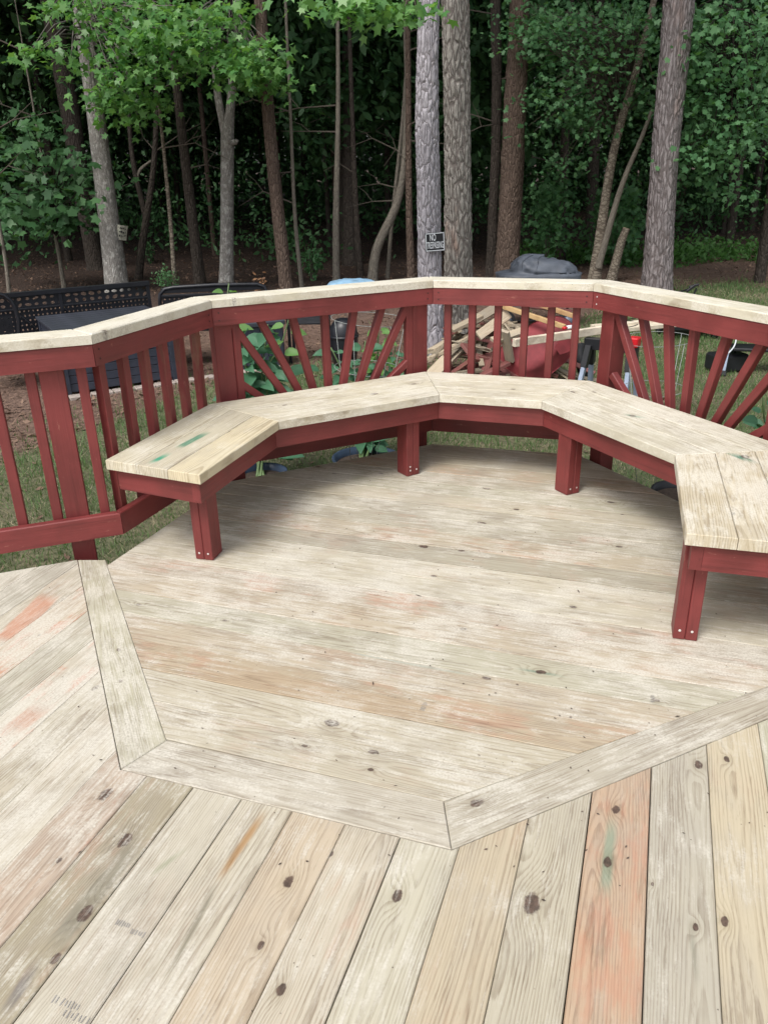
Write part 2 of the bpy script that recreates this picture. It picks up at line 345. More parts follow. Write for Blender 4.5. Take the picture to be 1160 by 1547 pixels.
def stick(name, a, b, w, h, m, parent, up=(0, 0, 1), ch=0.003):
    """squared timber from a to b with its own frame (x along its length)"""
    a = Vector([float(t) for t in a]); b = Vector([float(t) for t in b]); x = b - a; L = x.length; x.normalize()
    u = Vector([float(t) for t in up]); y = u.cross(x); y.normalize(); z = x.cross(y)
    M = Matrix(((x.x, y.x, z.x, a.x), (x.y, y.y, z.y, a.y), (x.z, y.z, z.z, a.z), (0, 0, 0, 1)))
    return MB().box((L / 2, 0, 0), (L, w, h), None, ch).build(name, m, parent, M=M)

# ------------------------------------------------------------------ ground
def grassness(x, y):
    x = np.asarray(x, float); y = np.asarray(y, float)
    lim = np.interp(x, [-6, -2.2, -0.6, 0.4, 1.2, 2.4, 3.6, 5.0, 8, 14], [5.2, 6.6, 8.6, 7.7, 8.1, 9.9, 10.8, 13.3, 13.8, 14.5])
    wob = 0.35 * np.sin(x * 2.1 + y * 0.7) + 0.25 * np.sin(x * 5.3 - y * 3.1)
    g = 1 / (1 + np.exp(-(lim - y + wob) * 3.0))
    m1, m2 = U(88, 600, GZ)[:2], U(-25, 712, GZ)[:2]; tm_ = (m2 - m1) / np.linalg.norm(m2 - m1)
    side = (x - m1[0]) * -tm_[1] + (y - m1[1]) * tm_[0]                                       # right of this line grows grass, left is a mulch bed
    mul = 1 / (1 + np.exp(-(side + 0.12 * wob) * 9.0))
    return g * mul
def ground_z(x, y):
    return GZ + 0.02 * np.sin(x * 0.9) * np.sin(y * 0.7) + np.clip(y - 16, 0, None) * 0.012
nx, ny = 150, 190
gx = np.concatenate([np.linspace(-120, -12.5, 18), np.linspace(-12, 12, nx - 36), np.linspace(12.5, 120, 18)])
gy = np.concatenate([np.linspace(-40, 1.5, 12), np.linspace(2, 22, ny - 40), np.linspace(22.5, 200, 28)])
XX, YY = np.meshgrid(gx, gy); ZZ = ground_z(XX, YY)
gv = np.stack([XX.ravel(), YY.ravel(), ZZ.ravel()], 1); W_ = len(gx)
gf = [(j * W_ + i, j * W_ + i + 1, (j + 1) * W_ + i + 1, (j + 1) * W_ + i) for j in range(len(gy) - 1) for i in range(W_ - 1)]
t = NT('ground_soil'); pos = t.n('ShaderNodeNewGeometry').outputs['Position']; ga = t.n('ShaderNodeAttribute', attribute_name='grass').outputs['Fac']
a1 = t.noise(pos, 22.0, 6.0, 0.7); a2 = t.noise(pos, 1.7, 4.0); a3 = t.noise(pos, 70.0, 3.0)
lit = t.mix(t.step(a1, 0.3, 0.7), (0.085, 0.048, 0.036), (0.27, 0.175, 0.13)); lit = t.mix(t.step(a3, 0.62, 0.72), lit, (0.30, 0.21, 0.14))
lit = t.mix(t.step(a2, 0.4, 0.65, 0.0, 0.5), lit, (0.13, 0.078, 0.055))
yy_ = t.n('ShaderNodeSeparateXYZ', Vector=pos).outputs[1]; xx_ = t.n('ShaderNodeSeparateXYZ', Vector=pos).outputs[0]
mould_shade = t.step(t.m_('SUBTRACT', yy_, t.m_('MULTIPLY', t.m_('MAXIMUM', xx_, 0.0), 0.9)), 10.5, 13.5)      # darker leaf mould under the trees, with the woods' shade painted into it
lit = t.mix(t.m_('MULTIPLY', mould_shade, 0.95), lit, t.mix(t.step(a1, 0.3, 0.7), (0.022, 0.012, 0.009), (0.085, 0.05, 0.036)))
gr = t.mix(t.step(a1, 0.3, 0.7), (0.085, 0.085, 0.045), (0.24, 0.215, 0.13)); gr = t.mix(t.step(a2, 0.42, 0.6, 0.0, 0.6), gr, (0.07, 0.105, 0.04))
gm = t.m_('ADD', ga, t.m_('MULTIPLY', t.m_('SUBTRACT', a1, 0.5), 0.5))
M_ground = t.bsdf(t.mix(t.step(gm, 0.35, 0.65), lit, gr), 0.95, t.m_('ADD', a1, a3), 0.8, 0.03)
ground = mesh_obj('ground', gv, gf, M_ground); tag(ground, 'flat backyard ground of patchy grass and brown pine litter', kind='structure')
at = ground.data.attributes.new('grass', 'FLOAT', 'POINT'); at.data.foreach_set('value', grassness(gv[:, 0], gv[:, 1]).astype(np.float32))

def scatter_blades(n, xr, yr, accept, hrange, wrange, lean, pw=1.0):
    k = int(n * 2.6); x = RNG.uniform(*xr, k); y = yr[0] + (yr[1] - yr[0]) * RNG.random(k) ** pw
    ok = RNG.random(k) < accept(x, y); x, y = x[ok][:n], y[ok][:n]; k = len(x)
    h = RNG.uniform(*hrange, k) * (1 + 0.03 * y); w = RNG.uniform(*wrange, k) * (0.6 + 0.11 * y); a = RNG.uniform(0, 2 * np.pi, k); la = RNG.uniform(0, 2 * np.pi, k); le = RNG.uniform(0, lean, k) * h
    z = ground_z(x, y); b = np.stack([x, y, z - 0.004], 1); d = np.stack([np.cos(a), np.sin(a), np.zeros(k)], 1) * (w / 2)[:, None]
    tip = b + np.stack([np.cos(la) * le, np.sin(la) * le, h], 1)
    return np.stack([b - d, b + d, tip], 1).reshape(-1, 3)
M_grass = leaf_mat('grass_blades', (0.07, 0.145, 0.05), (0.16, 0.25, 0.095), 0.25, 0.6)
M_straw = leaf_mat('straw_blades', (0.25, 0.215, 0.135), (0.44, 0.385, 0.26), 0.2, 0.7)
def patch(x, y): return 0.5 + 0.5 * np.sin(x * 2.9 + 1.3 * np.sin(y * 2.1)) * np.sin(y * 2.3 + x * 0.8)
gm_ = fast_mesh('grass', scatter_blades(120000, (-4.5, 8.5), (2.6, 15.5), lambda x, y: grassness(x, y) * (0.25 + 0.75 * patch(x, y)), (0.025, 0.06), (0.004, 0.008), 0.9, 1.25), 3)
gm_.materials.append(M_grass); tag(link(bpy.data.objects.new('grass', gm_)), 'short patchy green lawn grass beyond the deck', 'grass', kind='stuff')
gm_ = fast_mesh('dry_grass', scatter_blades(65000, (-4.5, 8.5), (2.6, 15.5), lambda x, y: grassness(x, y) * (1.0 - 0.75 * patch(x, y)), (0.01, 0.035), (0.003, 0.007), 2.4, 1.25), 3)
gm_.materials.append(M_straw); tag(link(bpy.data.objects.new('dry_grass', gm_)), 'dry straw coloured grass thatch between the green patches', 'grass', kind='stuff')
M_litter = leaf_mat('litter_bits', (0.075, 0.04, 0.028), (0.27, 0.18, 0.13), 0.05, 0.8)
def flat_bits(n, xr, yr, accept, s, pw=1.0):
    k = int(n * 3); x = RNG.uniform(*xr, k); y = yr[0] + (yr[1] - yr[0]) * RNG.random(k) ** pw; x *= np.where(xr[0] < -8, np.clip(0.35 + y / 24, 0, 1.3), 1)
    ok = RNG.random(k) < accept(x, y); x, y = x[ok][:n], y[ok][:n]; k = len(x)
    L = RNG.uniform(*s, k); Wd = L * RNG.uniform(0.06, 0.5, k); a = RNG.uniform(0, 2 * np.pi, k); tz = RNG.normal(0, 0.35, (k, 2))
    c = np.stack([x, y, ground_z(x, y) + 0.012], 1); u = np.stack([np.cos(a), np.sin(a), tz[:, 0]], 1) * (L / 2)[:, None]; v = np.stack([-np.sin(a), np.cos(a), tz[:, 1]], 1) * (Wd / 2)[:, None]
    return np.stack([c - u, c + v, c + u, c - v], 1).reshape(-1, 3)
lm_ = fast_mesh('leaf_litter', flat_bits(70000, (-14, 14), (3.2, 30), lambda x, y: 1.0 - 0.97 * grassness(x, y), (0.02, 0.09), 1.4), 4)
lm_.materials.append(M_litter); tag(link(bpy.data.objects.new('leaf_litter', lm_)), 'reddish brown pine straw and dead leaves on the ground under the trees', 'leaf litter', kind='stuff')

# ------------------------------------------------------------------ deck
deck = empty('deck', (0, 0, 0), 'weathered octagon deck of sanded pale boards with inlaid border', None, None, 'structure')
YAW = -0.32939; dN = np.array([math.cos(YAW), math.sin(YAW)]); nN = np.array([-dN[1], dN[0]])
P1, P2, Q1, Q2 = (v2(U(x, y)) for x, y in ((183, 1162), (682, 1283), (252, 1118), (670, 1210)))
P0 = v2(U(118, 846)); Q0 = v2(U(160, 846))
P3 = v2(U(1160, 1085)); Q3 = v2(U(1160, 1036))
P3 = P2 + (P3 - P2) * 1.35; Q3 = Q2 + (Q3 - Q2) * 1.45
edge_poly = [v2(U(0, 868)), v2(U(189, 833.5))]
Cd, Dd1, Dd2, Ed1 = v2(U(653, 670)), v2(U(841, 686.6)), v2(U(920, 702)), v2(U(1025, 757))
def isect(p, d, q, e):
    Mx = np.array([d, -e]).T; s = np.linalg.solve(Mx, q - p); return p + d * s[0]
Dk_D = isect(Cd, Dd1 - Cd, Dd2, Ed1 - Dd2)
inset = offset(RAIL, -0.012)
Dk_L, Dk_A, Dk_B, Dk_C, Dk_D2, Dk_E, Dk_F, Dk_G = inset
K0 = isect(Q1, Q0 - Q1, Dk_A, Dk_B - Dk_A); K3 = isect(Q2, Q3 - Q2, Dk_E, Dk_F - Dk_E)
inner = [K0, Q1, Q2, K3, Dk_E, Dk_D2, Dk_C, Dk_B]
PITCH_B, GAP = 0.1372, 0.0032
boards = []
def clip_poly(poly, region):
    for i in range(len(region)):
        a, b = region[i - 1], region[i]; tt = b - a; poly = clip(poly, a, np.array([-tt[1], tt[0]]))
        if len(poly) < 3: return []
    return poly
def tone(kind):
    r = random.random()
    if kind == 'outer': c = random.choice([(1.0, 0.98, 0.91), (1.06, 1.04, 1.0), (0.93, 0.95, 0.85), (1.03, 0.94, 0.82), (0.92, 0.93, 0.89), (1.0, 0.90, 0.80)])
    else: c = random.choice([(1.0, 0.97, 0.89), (0.93, 0.94, 0.86), (0.95, 0.88, 0.79), (0.86, 0.85, 0.79), (1.04, 1.02, 0.94), (0.92, 0.86, 0.77)])
    s = random.uniform(0.95, 1.05); return [c[0] * s, c[1] * s, c[2] * s]
# inner octagon: boards parallel to its far side
inn_region = ccw(inner); n0 = 1.4655
for i in range(0, 21):
    lo, hi = n0 + i * PITCH_B, n0 + (i + 1) * PITCH_B - random.choice([0.0016, 0.0022, 0.003, 0.0042])
    strip = [dN * s + nN * v for s, v in ((-4, lo), (4, lo), (4, hi), (-4, hi))]
    pl = clip_poly([np.array(q) for q in strip], inn_region)
    if len(pl) < 3: continue
    b = board('deck_board', pl, -0.038, random.uniform(-0.0008, 0.0008), dN, M_deck, deck, 0.0016, {'tint': tone('inner'), 'dust': random.uniform(0.15, 0.55), 'red': random.choice([0, 0.0, 0.12, 0.28])})
    boards.append((b, pl))
# border boards
def border(a, b, c, d, props=None):
    pl = [a, b, c, d]; g = shrink(ccw(pl), 0.0008)
    o = board('border_board', g, -0.038, random.uniform(0.0, 0.001), b - a, M_deck, deck, 0.0022, dict({'tint': tone('outer'), 'dust': 0.45}, **(props or {})))
    boards.append((o, pl)); return o
bl = border(P0, P1, Q1, Q0, {'tint': [0.93, 0.94, 0.84], 'dust': 0.5})
bf = border(P1, P2, Q2, Q1, {'tint': [0.95, 0.93, 0.90], 'dust': 0.4})
br_ = border(P2, isect(P2, P3 - P2, Dk_E, Dk_F - Dk_E), K3, Q2, {'tint': [0.88, 0.86, 0.82], 'dust': 0.35})
# outer field: boards square to the near side of the octagon
far_left = Dk_L
regions = [[P1, P2, P2 - nN * 4, P1 - nN * 4], [P0, P1, P1 - nN * 4, Dk_L + np.array([-2, -5.0]), Dk_L, Dk_A * 0.5 + P0 * 0.5], [P2, P3, P3 + np.array([2.0, -4.0]), P2 - nN * 4]]
ph = 0.3953
for i in range(-32, 22):
    lo, hi = ph + i * PITCH_B, ph + (i + 1) * PITCH_B - random.choice([0.0015, 0.0022, 0.0028])
    strip = [np.array(nN * s + dN * v) for s, v in ((-2.6, lo), (-2.6, hi), (4.5, hi), (4.5, lo))]
    mid = (lo + hi) / 2
    # the upper end of each board is cut by the border edge it meets
    def cut(pl, a, b, sgn=1):
        tt = b - a; nn = np.array([-tt[1], tt[0]]); nn = nn / np.linalg.norm(nn); q = nN; GAP = 0.002
        if nn @ q > 0: nn = -nn
        return clip(pl, a + nn * GAP / 2, nn)
    if mid < P1 @ dN:
        strip = [np.array(nN * s + dN * v) for s, v in ((-2.6, lo), (-2.6, hi + 0.0022), (4.5, hi + 0.0022), (4.5, lo))]; pl = cut(strip, P0, P1); pl = clip(pl, Dk_A, np.array([(Dk_L - Dk_A)[1], -(Dk_L - Dk_A)[0]]) * (1 if (np.array([(Dk_L - Dk_A)[1], -(Dk_L - Dk_A)[0]]) @ (P1 - Dk_A)) > 0 else -1)) if len(pl) > 2 else pl
    elif mid < P2 @ dN: pl = cut(strip, P1, P2)
    else: pl = cut(strip, P2, P3)
    # boards straddling a border corner are notched round it
    for cnr, e0_, e1_ in ((P1, (P0, P1), (P1, P2)), (P2, (P1, P2), (P2, P3))):
        c = cnr @ dN
        if lo < c < hi:
            sA = [np.array(nN * s + dN * v) for s, v in ((-2.6, lo), (-2.6, c), (4.5, c), (4.5, lo))]; sB = [np.array(nN * s + dN * v) for s, v in ((-2.6, c), (-2.6, hi), (4.5, hi), (4.5, c))]
            pa = cut(sA, *e0_); pb = cut(sB, *e1_)
            top = lambda q, v: max((p for p in q if abs(p @ dN - v) < 1e-3), key=lambda p: p @ nN)
            tc_ = min((top(pa, c), top(pb, c)), key=lambda p: p @ nN)
            pl = [nN * -2.6 + dN * lo, nN * -2.6 + dN * hi, top(pb, hi), tc_, top(pa, lo)]
    if len(pl) < 3: continue
    b = board('deck_board', pl, -0.038, random.uniform(-0.0008, 0.0008), nN, M_deck, deck, 0.0022, {'tint': tone('outer'), 'dust': random.uniform(0.1, 0.4) if mid > -0.95 else random.uniform(0.35, 0.65), 'red': random.choice([0, 0, 0.05, 0.15])})
    boards.append((b, pl))
def board_at(px, py):
    P = v2(U(px, py))
    for b, pl in boards:
        q = ccw([np.array(p) for p in pl])
        if all(((q[i][0] - q[i - 1][0]) * (P[1] - q[i - 1][1]) - (q[i][1] - q[i - 1][1]) * (P[0] - q[i - 1][0])) >= -1e-4 for i in range(len(q))): return b, P
    return None, P
def set_board(px, py, **kw):
    b, P = board_at(px, py)
    if b is not None:
        for k, v in kw.items(): b[k] = v
    return b
nk = {}
def knot(px, py, r):
    b, P = board_at(px, py)
    if b is None: return
    i = nk.get(b, 0) + 1
    if i > 4: return
    nk[b] = i; x, y = to_local(b, P); b['k%d' % i] = [x, y, r * 0.88]
for k in [(502, 1092, .020), (564, 1136, .012), (560, 1163, .008), (461, 1127, .008), (720, 1213, .016), (600, 1353, .015), (803, 1365, .024), (930, 1223, .013), (917, 1302, .014),
          (1055, 1155, .014), (1097, 1147, .010), (1094, 1392, .011), (436, 1332, .015), (394, 1429, .009), (425, 1495, .012), (130, 1380, .018), (160, 1200, .020), (190, 1270, .020), (817, 1015, .015),
          (735, 1024, .011), (990, 1057, .010), (640, 826, .018), (727, 790, .018), (697, 832, .013), (180, 982, .009), (145, 1039, .012), (183, 1029, .008), (340, 937, .008), (210, 913, .010),
          (735, 738, .018), (575, 715, .015), (922, 759, .016), (935, 826, .012), (1050, 1400, .008), (700, 950, .011), (865, 917, .012), (780, 770, .012), (480, 705, .013), (505, 715, .012), (655, 870, .010), (1022, 918, .008), (85, 1448, .012), (500, 1290, .008), (985, 1335, .005), (60, 960, .006), (90, 1300, .008)]: knot(*k)
def streak(i, p0, p1, col, w, s):
    b, P = board_at(*p0)
    if b is None: return
    x0, y0 = to_local(b, P); x1, y1 = to_local(b, v2(U(*p1)))
    if x1 < x0: x0, y0, x1, y1 = x1, y1, x0, y0
    b['s%d' % i] = [x0, x1, y0]; b['s%dc' % i] = col; b['s%dk' % i] = [(y1 - y0) / (x1 - x0 + 1e-6), w, s]
set_board(930, 1400, tint=[0.98, 0.76, 0.62], red=0.38, dust=0.06)
set_board(1030, 1350, tint=[0.92, 0.91, 0.87], dust=0.15, red=0.0); set_board(1110, 1350, tint=[1.05, 0.98, 0.84], dust=0.15, red=0.05)
set_board(820, 1300, tint=[0.95, 0.93, 0.86], dust=0.15, red=0); set_board(700, 1400, tint=[0.98, 0.90, 0.78], dust=0.15, red=0.1)
set_board(180, 1260, tint=[0.72, 0.68, 0.58], dust=0.35, red=0.2); set_board(100, 1250, tint=[0.93, 0.80, 0.74], dust=0.4, red=0.3)
set_board(600, 1050, tint=[0.90, 0.80, 0.68], dust=0.25, red=0.25); set_board(500, 900, tint=[0.9, 0.84, 0.78], dust=0.5, red=0.4)
set_board(150, 1500, tint=[1.05, 1.04, 1.0], dust=0.3, red=0.05); set_board(300, 1420, tint=[1.08, 1.06, 1.0], dust=0.25, red=0.05); set_board(450, 1400, tint=[1.04, 1.0, 0.94], dust=0.2, red=0.2); set_board(560, 1400, tint=[1.03, 1.03, 0.96], dust=0.25, red=0)
set_board(60, 960, red=1.0, dust=0.55, tint=[1.0, 0.9, 0.8]); set_board(110, 1020, red=1.0, dust=0.6); set_board(40, 900, dust=0.5, tint=[0.85, 0.86, 0.84]); set_board(60, 1080, dust=0.7, red=0.9); set_board(60, 1160, dust=0.55, red=0.05)
streak(1, (400, 1222), (332, 1325), [0.36, 0.21, 0.09], 0.010, 0.85); streak(2, (328, 1332), (256, 1466), [0.16, 0.145, 0.10], 0.006, 0.8)
streak(1, (925, 1235), (912, 1350), [0.25, 0.30, 0.22], 0.011, 0.85)
streak(1, (60, 1455), (5, 1540), [0.10, 0.095, 0.12], 0.012, 0.85); streak(2, (215, 1265), (80, 1440), [0.20, 0.19, 0.15], 0.022, 0.55)
streak(1, (4, 972), (78, 898), [0.52, 0.25, 0.16], 0.045, 0.8); streak(1, (98, 1040), (143, 995), [0.56, 0.22, 0.13], 0.04, 0.85); streak(1, (12, 1108), (72, 1062), [0.50, 0.24, 0.16], 0.035, 0.6)
streak(1, (300, 1010), (660, 1085), [0.40, 0.30, 0.20], 0.05, 0.55)
streak(1, (280, 1280), (232, 1318), [0.22, 0.26, 0.15], 0.008, 0.7)
streak(1, (780, 1010), (850, 1022), [0.12, 0.24, 0.19], 0.006, 0.8); streak(1, (520, 985), (720, 1022), [0.33, 0.43, 0.38], 0.004, 0.6)
streak(1, (1043, 1390), (1052, 1490), [0.2, 0.2, 0.15], 0.003, 0.8)
# lumber stamps, worn to faint ticks
M_ink = plain('stamp_ink', (0.29, 0.275, 0.255), 0.9, 0.2)
for (px, py, n_, w_) in ((100, 1516, 9, 0.055), (118, 1538, 8, 0.06), (208, 1410, 6, 0.03), (186, 1396, 7, 0.03), (640, 1068, 8, 0.035), (985, 1056, 7, 0.03)):
    b, P = board_at(px, py)
    if b is None: continue
    x, y = to_local(b, P); mb = MB()
    for k in range(n_):
        yy = y + (k / (n_ - 1) - 0.5) * w_; hh = random.uniform(0.004, 0.008)
        if abs(yy) > 0.062 or random.random() < 0.12: continue
        s = random.uniform(-0.002, 0.002); mb.add([(x - hh, yy - 0.0011 + s, 0.0012), (x + hh, yy - 0.0011, 0.0012), (x + hh, yy + 0.0011, 0.0012), (x - hh, yy + 0.0011 + s, 0.0012)], [(0, 1, 2, 3)])
    if mb.v: mb.build('ink_stamp', M_ink, b, M=WM[b])
# bits of twig, leaf and splinter lying on the boards
def debris():
    k = 300; x = RNG.normal(0.3, 0.75, k); y = RNG.uniform(1.2, 3.9, k); L = RNG.uniform(0.0015, 0.0055, k) * np.where(RNG.random(k) < 0.04, 3.0, 1); w = np.minimum(L * RNG.uniform(0.2, 0.8, k), 0.0025); th = RNG.uniform(0, 6.28, k)
    ok = (x > -1.3) & (x < 1.25) & (y < 3.75 - 0.35 * np.abs(x)); x, y, L, w, th = (q[ok] for q in (x, y, L, w, th)); k = len(x)
    c = np.stack([x, y, np.full(k, 0.0028)], 1); u = np.stack([np.cos(th), np.sin(th), np.zeros(k)], 1) * L[:, None]; v = np.stack([-np.sin(th), np.cos(th), np.full(k, 0.15)], 1) * w[:, None]
    me = fast_mesh('deck_debris', np.stack([c - u, c - v, c + u, c + v], 1).reshape(-1, 3), 4); me.materials.append(plain('dry_debris', (0.09, 0.065, 0.05), 0.9, 0.5, 40))
    tag(link(bpy.data.objects.new('deck_debris', me)), 'dark crumbs of bark and twig strewn over the deck boards', 'debris', kind='stuff')
debris()
# rim joists under the deck edge
rim_o = offset(inset, -0.004); rim_i = offset(inset, -0.042)
for i in range(len(inset) - 1):
    board('rim_joist', [rim_o[i], rim_o[i + 1], rim_i[i + 1], rim_i[i]], -0.26, -0.041, rim_o[i + 1] - rim_o[i], M_deck, deck, 0.002, {'tint': [0.6, 0.57, 0.52]})

# ------------------------------------------------------------------ railing round the deck
rail = empty('deck_railing', (*C_, 0), 'barn red deck railing with starburst panels and new unpainted cap boards', 'railing')
off0 = offset(RAIL, 0.0); off38 = offset(RAIL, 0.038); capf = offset(RAIL, -0.004); capb = offset(RAIL, 0.138)
for i in range(len(RAIL) - 1):
    if i == 6: continue
    ax = RAIL[i + 1] - RAIL[i]; ax = ax / np.linalg.norm(ax); g = 0.0012
    board('cap_board', shrink(ccw([capf[i], capf[i + 1], capb[i + 1], capb[i]]), g), HC, HC + 0.038, ax, M_seat, rail, 0.004, {'tint': [1.06, 1.05, 0.99], 'dust': 0.6})
    board('top_rail', shrink(ccw([off0[i], off0[i + 1], off38[i + 1], off38[i]]), g), HF, HC - 0.001, ax, M_red, rail, 0.003)
    board('bottom_rail', shrink(ccw([off0[i], off0[i + 1], off38[i + 1], off38[i]]), g), RB0, RB1, ax, M_red, rail, 0.004)
def nails(i, s, zs, m):
    nv_ = nrm_(i)
    for zz in zs:
        P = along(i, s) - nv_ * 0.0003; Rm = Vector((-nv_[0], -nv_[1], 0)).to_track_quat('Z', 'Y').to_matrix()
        MB().lathe([(0.0001, 0.0010), (0.0035, 0.0008), (0.004, 0.0)], (*P, zz), 8, Rm).build('screw', m, rail)
M_nail = plain('dark_nail', (0.05, 0.02, 0.02), 0.6, 0.1)
# knots in cap edges
for nm, (px, py), r in (('cap_board.001', (176, 500), .010), ('cap_board.002', (359, 452), .009)):
    o = bpy.data.objects.get(nm)
    if o: P = U(px, py, HC + 0.038); x, y = to_local(o, P); o['k1'] = [x, -0.066, r]
def post(P, ax, name='post', z0=-0.42, z1=HC - 0.004, w=0.088, d=0.088, m=M_red):
    """a post standing behind the rail: front face centre P, ax along the rail"""
    ax = np.array(ax) / np.linalg.norm(ax); nrm = np.array([-ax[1], ax[0]]); c = P + nrm * d / 2
    return stick(name, (c[0], c[1], z0), (c[0], c[1], z1), w, d, m, rail, up=(nrm[0], nrm[1], 0), ch=0.003)
def along(i, P): return RAIL[i] + (RAIL[i + 1] - RAIL[i]) / np.linalg.norm(RAIL[i + 1] - RAIL[i]) * P
def unit(i): return (RAIL[i + 1] - RAIL[i]) / np.linalg.norm(RAIL[i + 1] - RAIL[i])
def nrm_(i): a = unit(i); return np.array([-a[1], a[0]])
BK = 0.0395                                    # posts and balusters sit just behind the rails
for i_, L__ in ((1, np.linalg.norm(B_ - A_)), (2, np.linalg.norm(C_ - B_)), (3, np.linalg.norm(D_ - C_)), (4, np.linalg.norm(E_ - D_))):
    nails(i_, 0.03, (HF + 0.025, HF + 0.06), M_nail if i_ != 4 else M_screw); nails(i_, L__ - 0.03, (HF + 0.03, HF + 0.058), M_nail)
post(v2(VP(77.5, 563, L_, A_, BK)), unit(0)); post(along(0, 0.9) + nrm_(0) * BK, unit(0))
lenBC = np.linalg.norm(C_ - B_); lenDE = np.linalg.norm(E_ - D_)
post(along(2, 0.052) + nrm_(2) * BK, unit(2)); post(along(2, lenBC - 0.052) + nrm_(2) * BK, unit(2))
post(along(4, 0.075) + nrm_(4) * BK, unit(4)); post(along(4, lenDE - 0.06) + nrm_(4) * BK, unit(4))
post(along(5, 0.7) + nrm_(5) * BK, unit(5))
def picket(i, P2d, w=0.037, zt=HC - 0.006, z0=RB0 + 0.004, worn=0.0, name='baluster'):
    n_ = nrm_(i); o = post(P2d, unit(i), name, z0, zt, w, w); o['worn'] = worn; return o
for px, py in ((45, 566), (122, 556), (2, 640)): picket(0, v2(VP(px, py, L_, A_, BK)))
for s in (0.45, 0.6, 0.74, 1.05, 1.2): picket(0, along(0, s) + nrm_(0) * BK)
for k, (px, py) in enumerate(((155, 553), (191, 543), (222, 532), (250, 522), (275, 512), (299, 504))): picket(1, v2(VP(px, py, A_, B_, BK)), worn=0.1 + 0.12 * k)
for px in (676, 713, 752, 793, 833, 871): picket(3, v2(VP(px, 465, C_, D_, BK)))
for k in range(6): picket(5, along(5, 0.08 + 0.135 * k) + nrm_(5) * BK)
picket(2, along(2, 0.052 + 0.044 + 0.02) + nrm_(2) * BK, name='trim_strip'); picket(2, along(2, lenBC - 0.052 - 0.044 - 0.02) + nrm_(2) * BK, name='trim_strip')
def sunray(i, a, b, A, B):
    """one slanted stick of a starburst: both sightings lie in the plane just behind the rail; carried down to the lower rail or hub"""
    p = VP(a[0], a[1], A, B, BK); q = VP(b[0], b[1], A, B, BK); n3_ = np.array([*nrm_(i), 0]); d = q - p
    if p[2] > 0.6: p = p - d * ((HF + 0.05 - p[2]) / d[2] * -1)
    e = p + d * ((0.13 - p[2]) / d[2])
    hub = HUB[i]; h = e
    if d[2] < 0:
        # stop at the small hub radius round the foot of the burst
        tt = np.linspace(0, 1, 60); pts = [p + (e - p) * s for s in tt]
        for w_ in pts:
            if np.linalg.norm(w_ - hub) < 0.10: h = w_; break
    c0 = p + n3_ * 0.0185; c1 = h + n3_ * 0.0185
    return stick('starburst_ray', c0, c1, 0.036, 0.036, M_red, rail, up=n3_, ch=0.003)
HUB = {}
pm = (B_ + C_) / 2 + nrm_(2) * BK; HUB[2] = np.array([*(v2(VP(500, 640, B_, C_, BK))), 0.13])
HUB[4] = np.array([*(v2(VP(1006, 700, D_, E_, BK))), 0.13])
for a, b in (((357, 497), (428, 592)), ((396, 487), (451, 588)), ((444, 482), (474, 585)), ((492, 477), (498, 582)), ((536, 472), (521, 578)), ((578, 467), (546, 575)), ((612, 471), (568, 572))): sunray(2, a, b, B_, C_)
def shortray(i, a, b, A, B):
    p = VP(*a, A, B, BK); q = VP(*b, A, B, BK); n3_ = np.array([*nrm_(i), 0]); d = q - p; e = p + d * ((0.13 - p[2]) / d[2]); h = p + (e - p) * 0.8
    stick('starburst_ray', p + n3_ * 0.0185, h + n3_ * 0.0185, 0.036, 0.036, M_red, rail, up=n3_, ch=0.003)
shortray(2, (365, 580), (390, 597), B_, C_); shortray(2, (619, 546), (596, 569), B_, C_)
for a, b in (((932, 482), (968, 604)), ((968, 488), (989, 611)), ((1005, 495), (1007, 617)), ((1044, 503), (1029, 624)), ((1092, 514), (1053, 630)), ((1143, 526), (1077, 638)), ((1160, 570), (1097, 644))): sunray(4, a, b, D_, E_)
shortray(4, (921, 566), (938, 594), D_, E_); shortray(4, (1160, 646), (1136, 659), D_, E_)

# ------------------------------------------------------------------ bench
bench = empty('deck_bench', (*SC, 0), 'built-in bench with new pale plank seats on barn red aprons and legs', 'bench')
SEAT = [S0, SB, SC, SD, SE, S5]
SEATX = [S0, SB, SC, SD, SE, S5]
W3 = [0.0, 0.146, 0.292, 0.438]
offs = [offset(SEATX, w) for w in W3]
# ends cut square to the photograph's end lines
end0 = v2(U(159, 695, HS)) - S0
for o_ in range(4): offs[o_][0] = S0 + end0 * (W3[o_] / 0.438)
seat_props = {}
for i in range(5):
    for k in range(3):
        pl = [offs[k][i], offs[k][i + 1], offs[k + 1][i + 1], offs[k + 1][i]]
        ax = SEATX[i + 1] - SEATX[i]
        pr = {'tint': random.choice([[1.0, 0.97, 0.89], [1.03, 1.0, 0.93], [0.96, 0.93, 0.86]]), 'dust': (0.25, 0.5, 0.5, 0.5, 0.55)[i], 'red': 0.0}
        if i == 0 and k == 0: pr['tint'] = [1.08, 1.01, 0.86]; pr['dust'] = 0.12
        if i == 3: pr['tint'] = [0.93, 0.92, 0.88]
        if i == 4: pr['tint'] = [0.95, 0.88, 0.77]
        sb = board('seat_board', shrink(ccw(pl), 0.001), HS - 0.038, HS, ax, M_seat, bench, 0.0022, pr); seat_props[(i, k)] = (sb, pl)
def seat_at(px, py):
    P = v2(U(px, py, HS))
    for key, (b, pl) in seat_props.items():
        q = ccw([np.array(p) for p in pl])
        if all(((q[i][0] - q[i - 1][0]) * (P[1] - q[i - 1][1]) - (q[i][1] - q[i - 1][1]) * (P[0] - q[i - 1][0])) >= -1e-4 for i in range(len(q))): return b, P
    return None, P
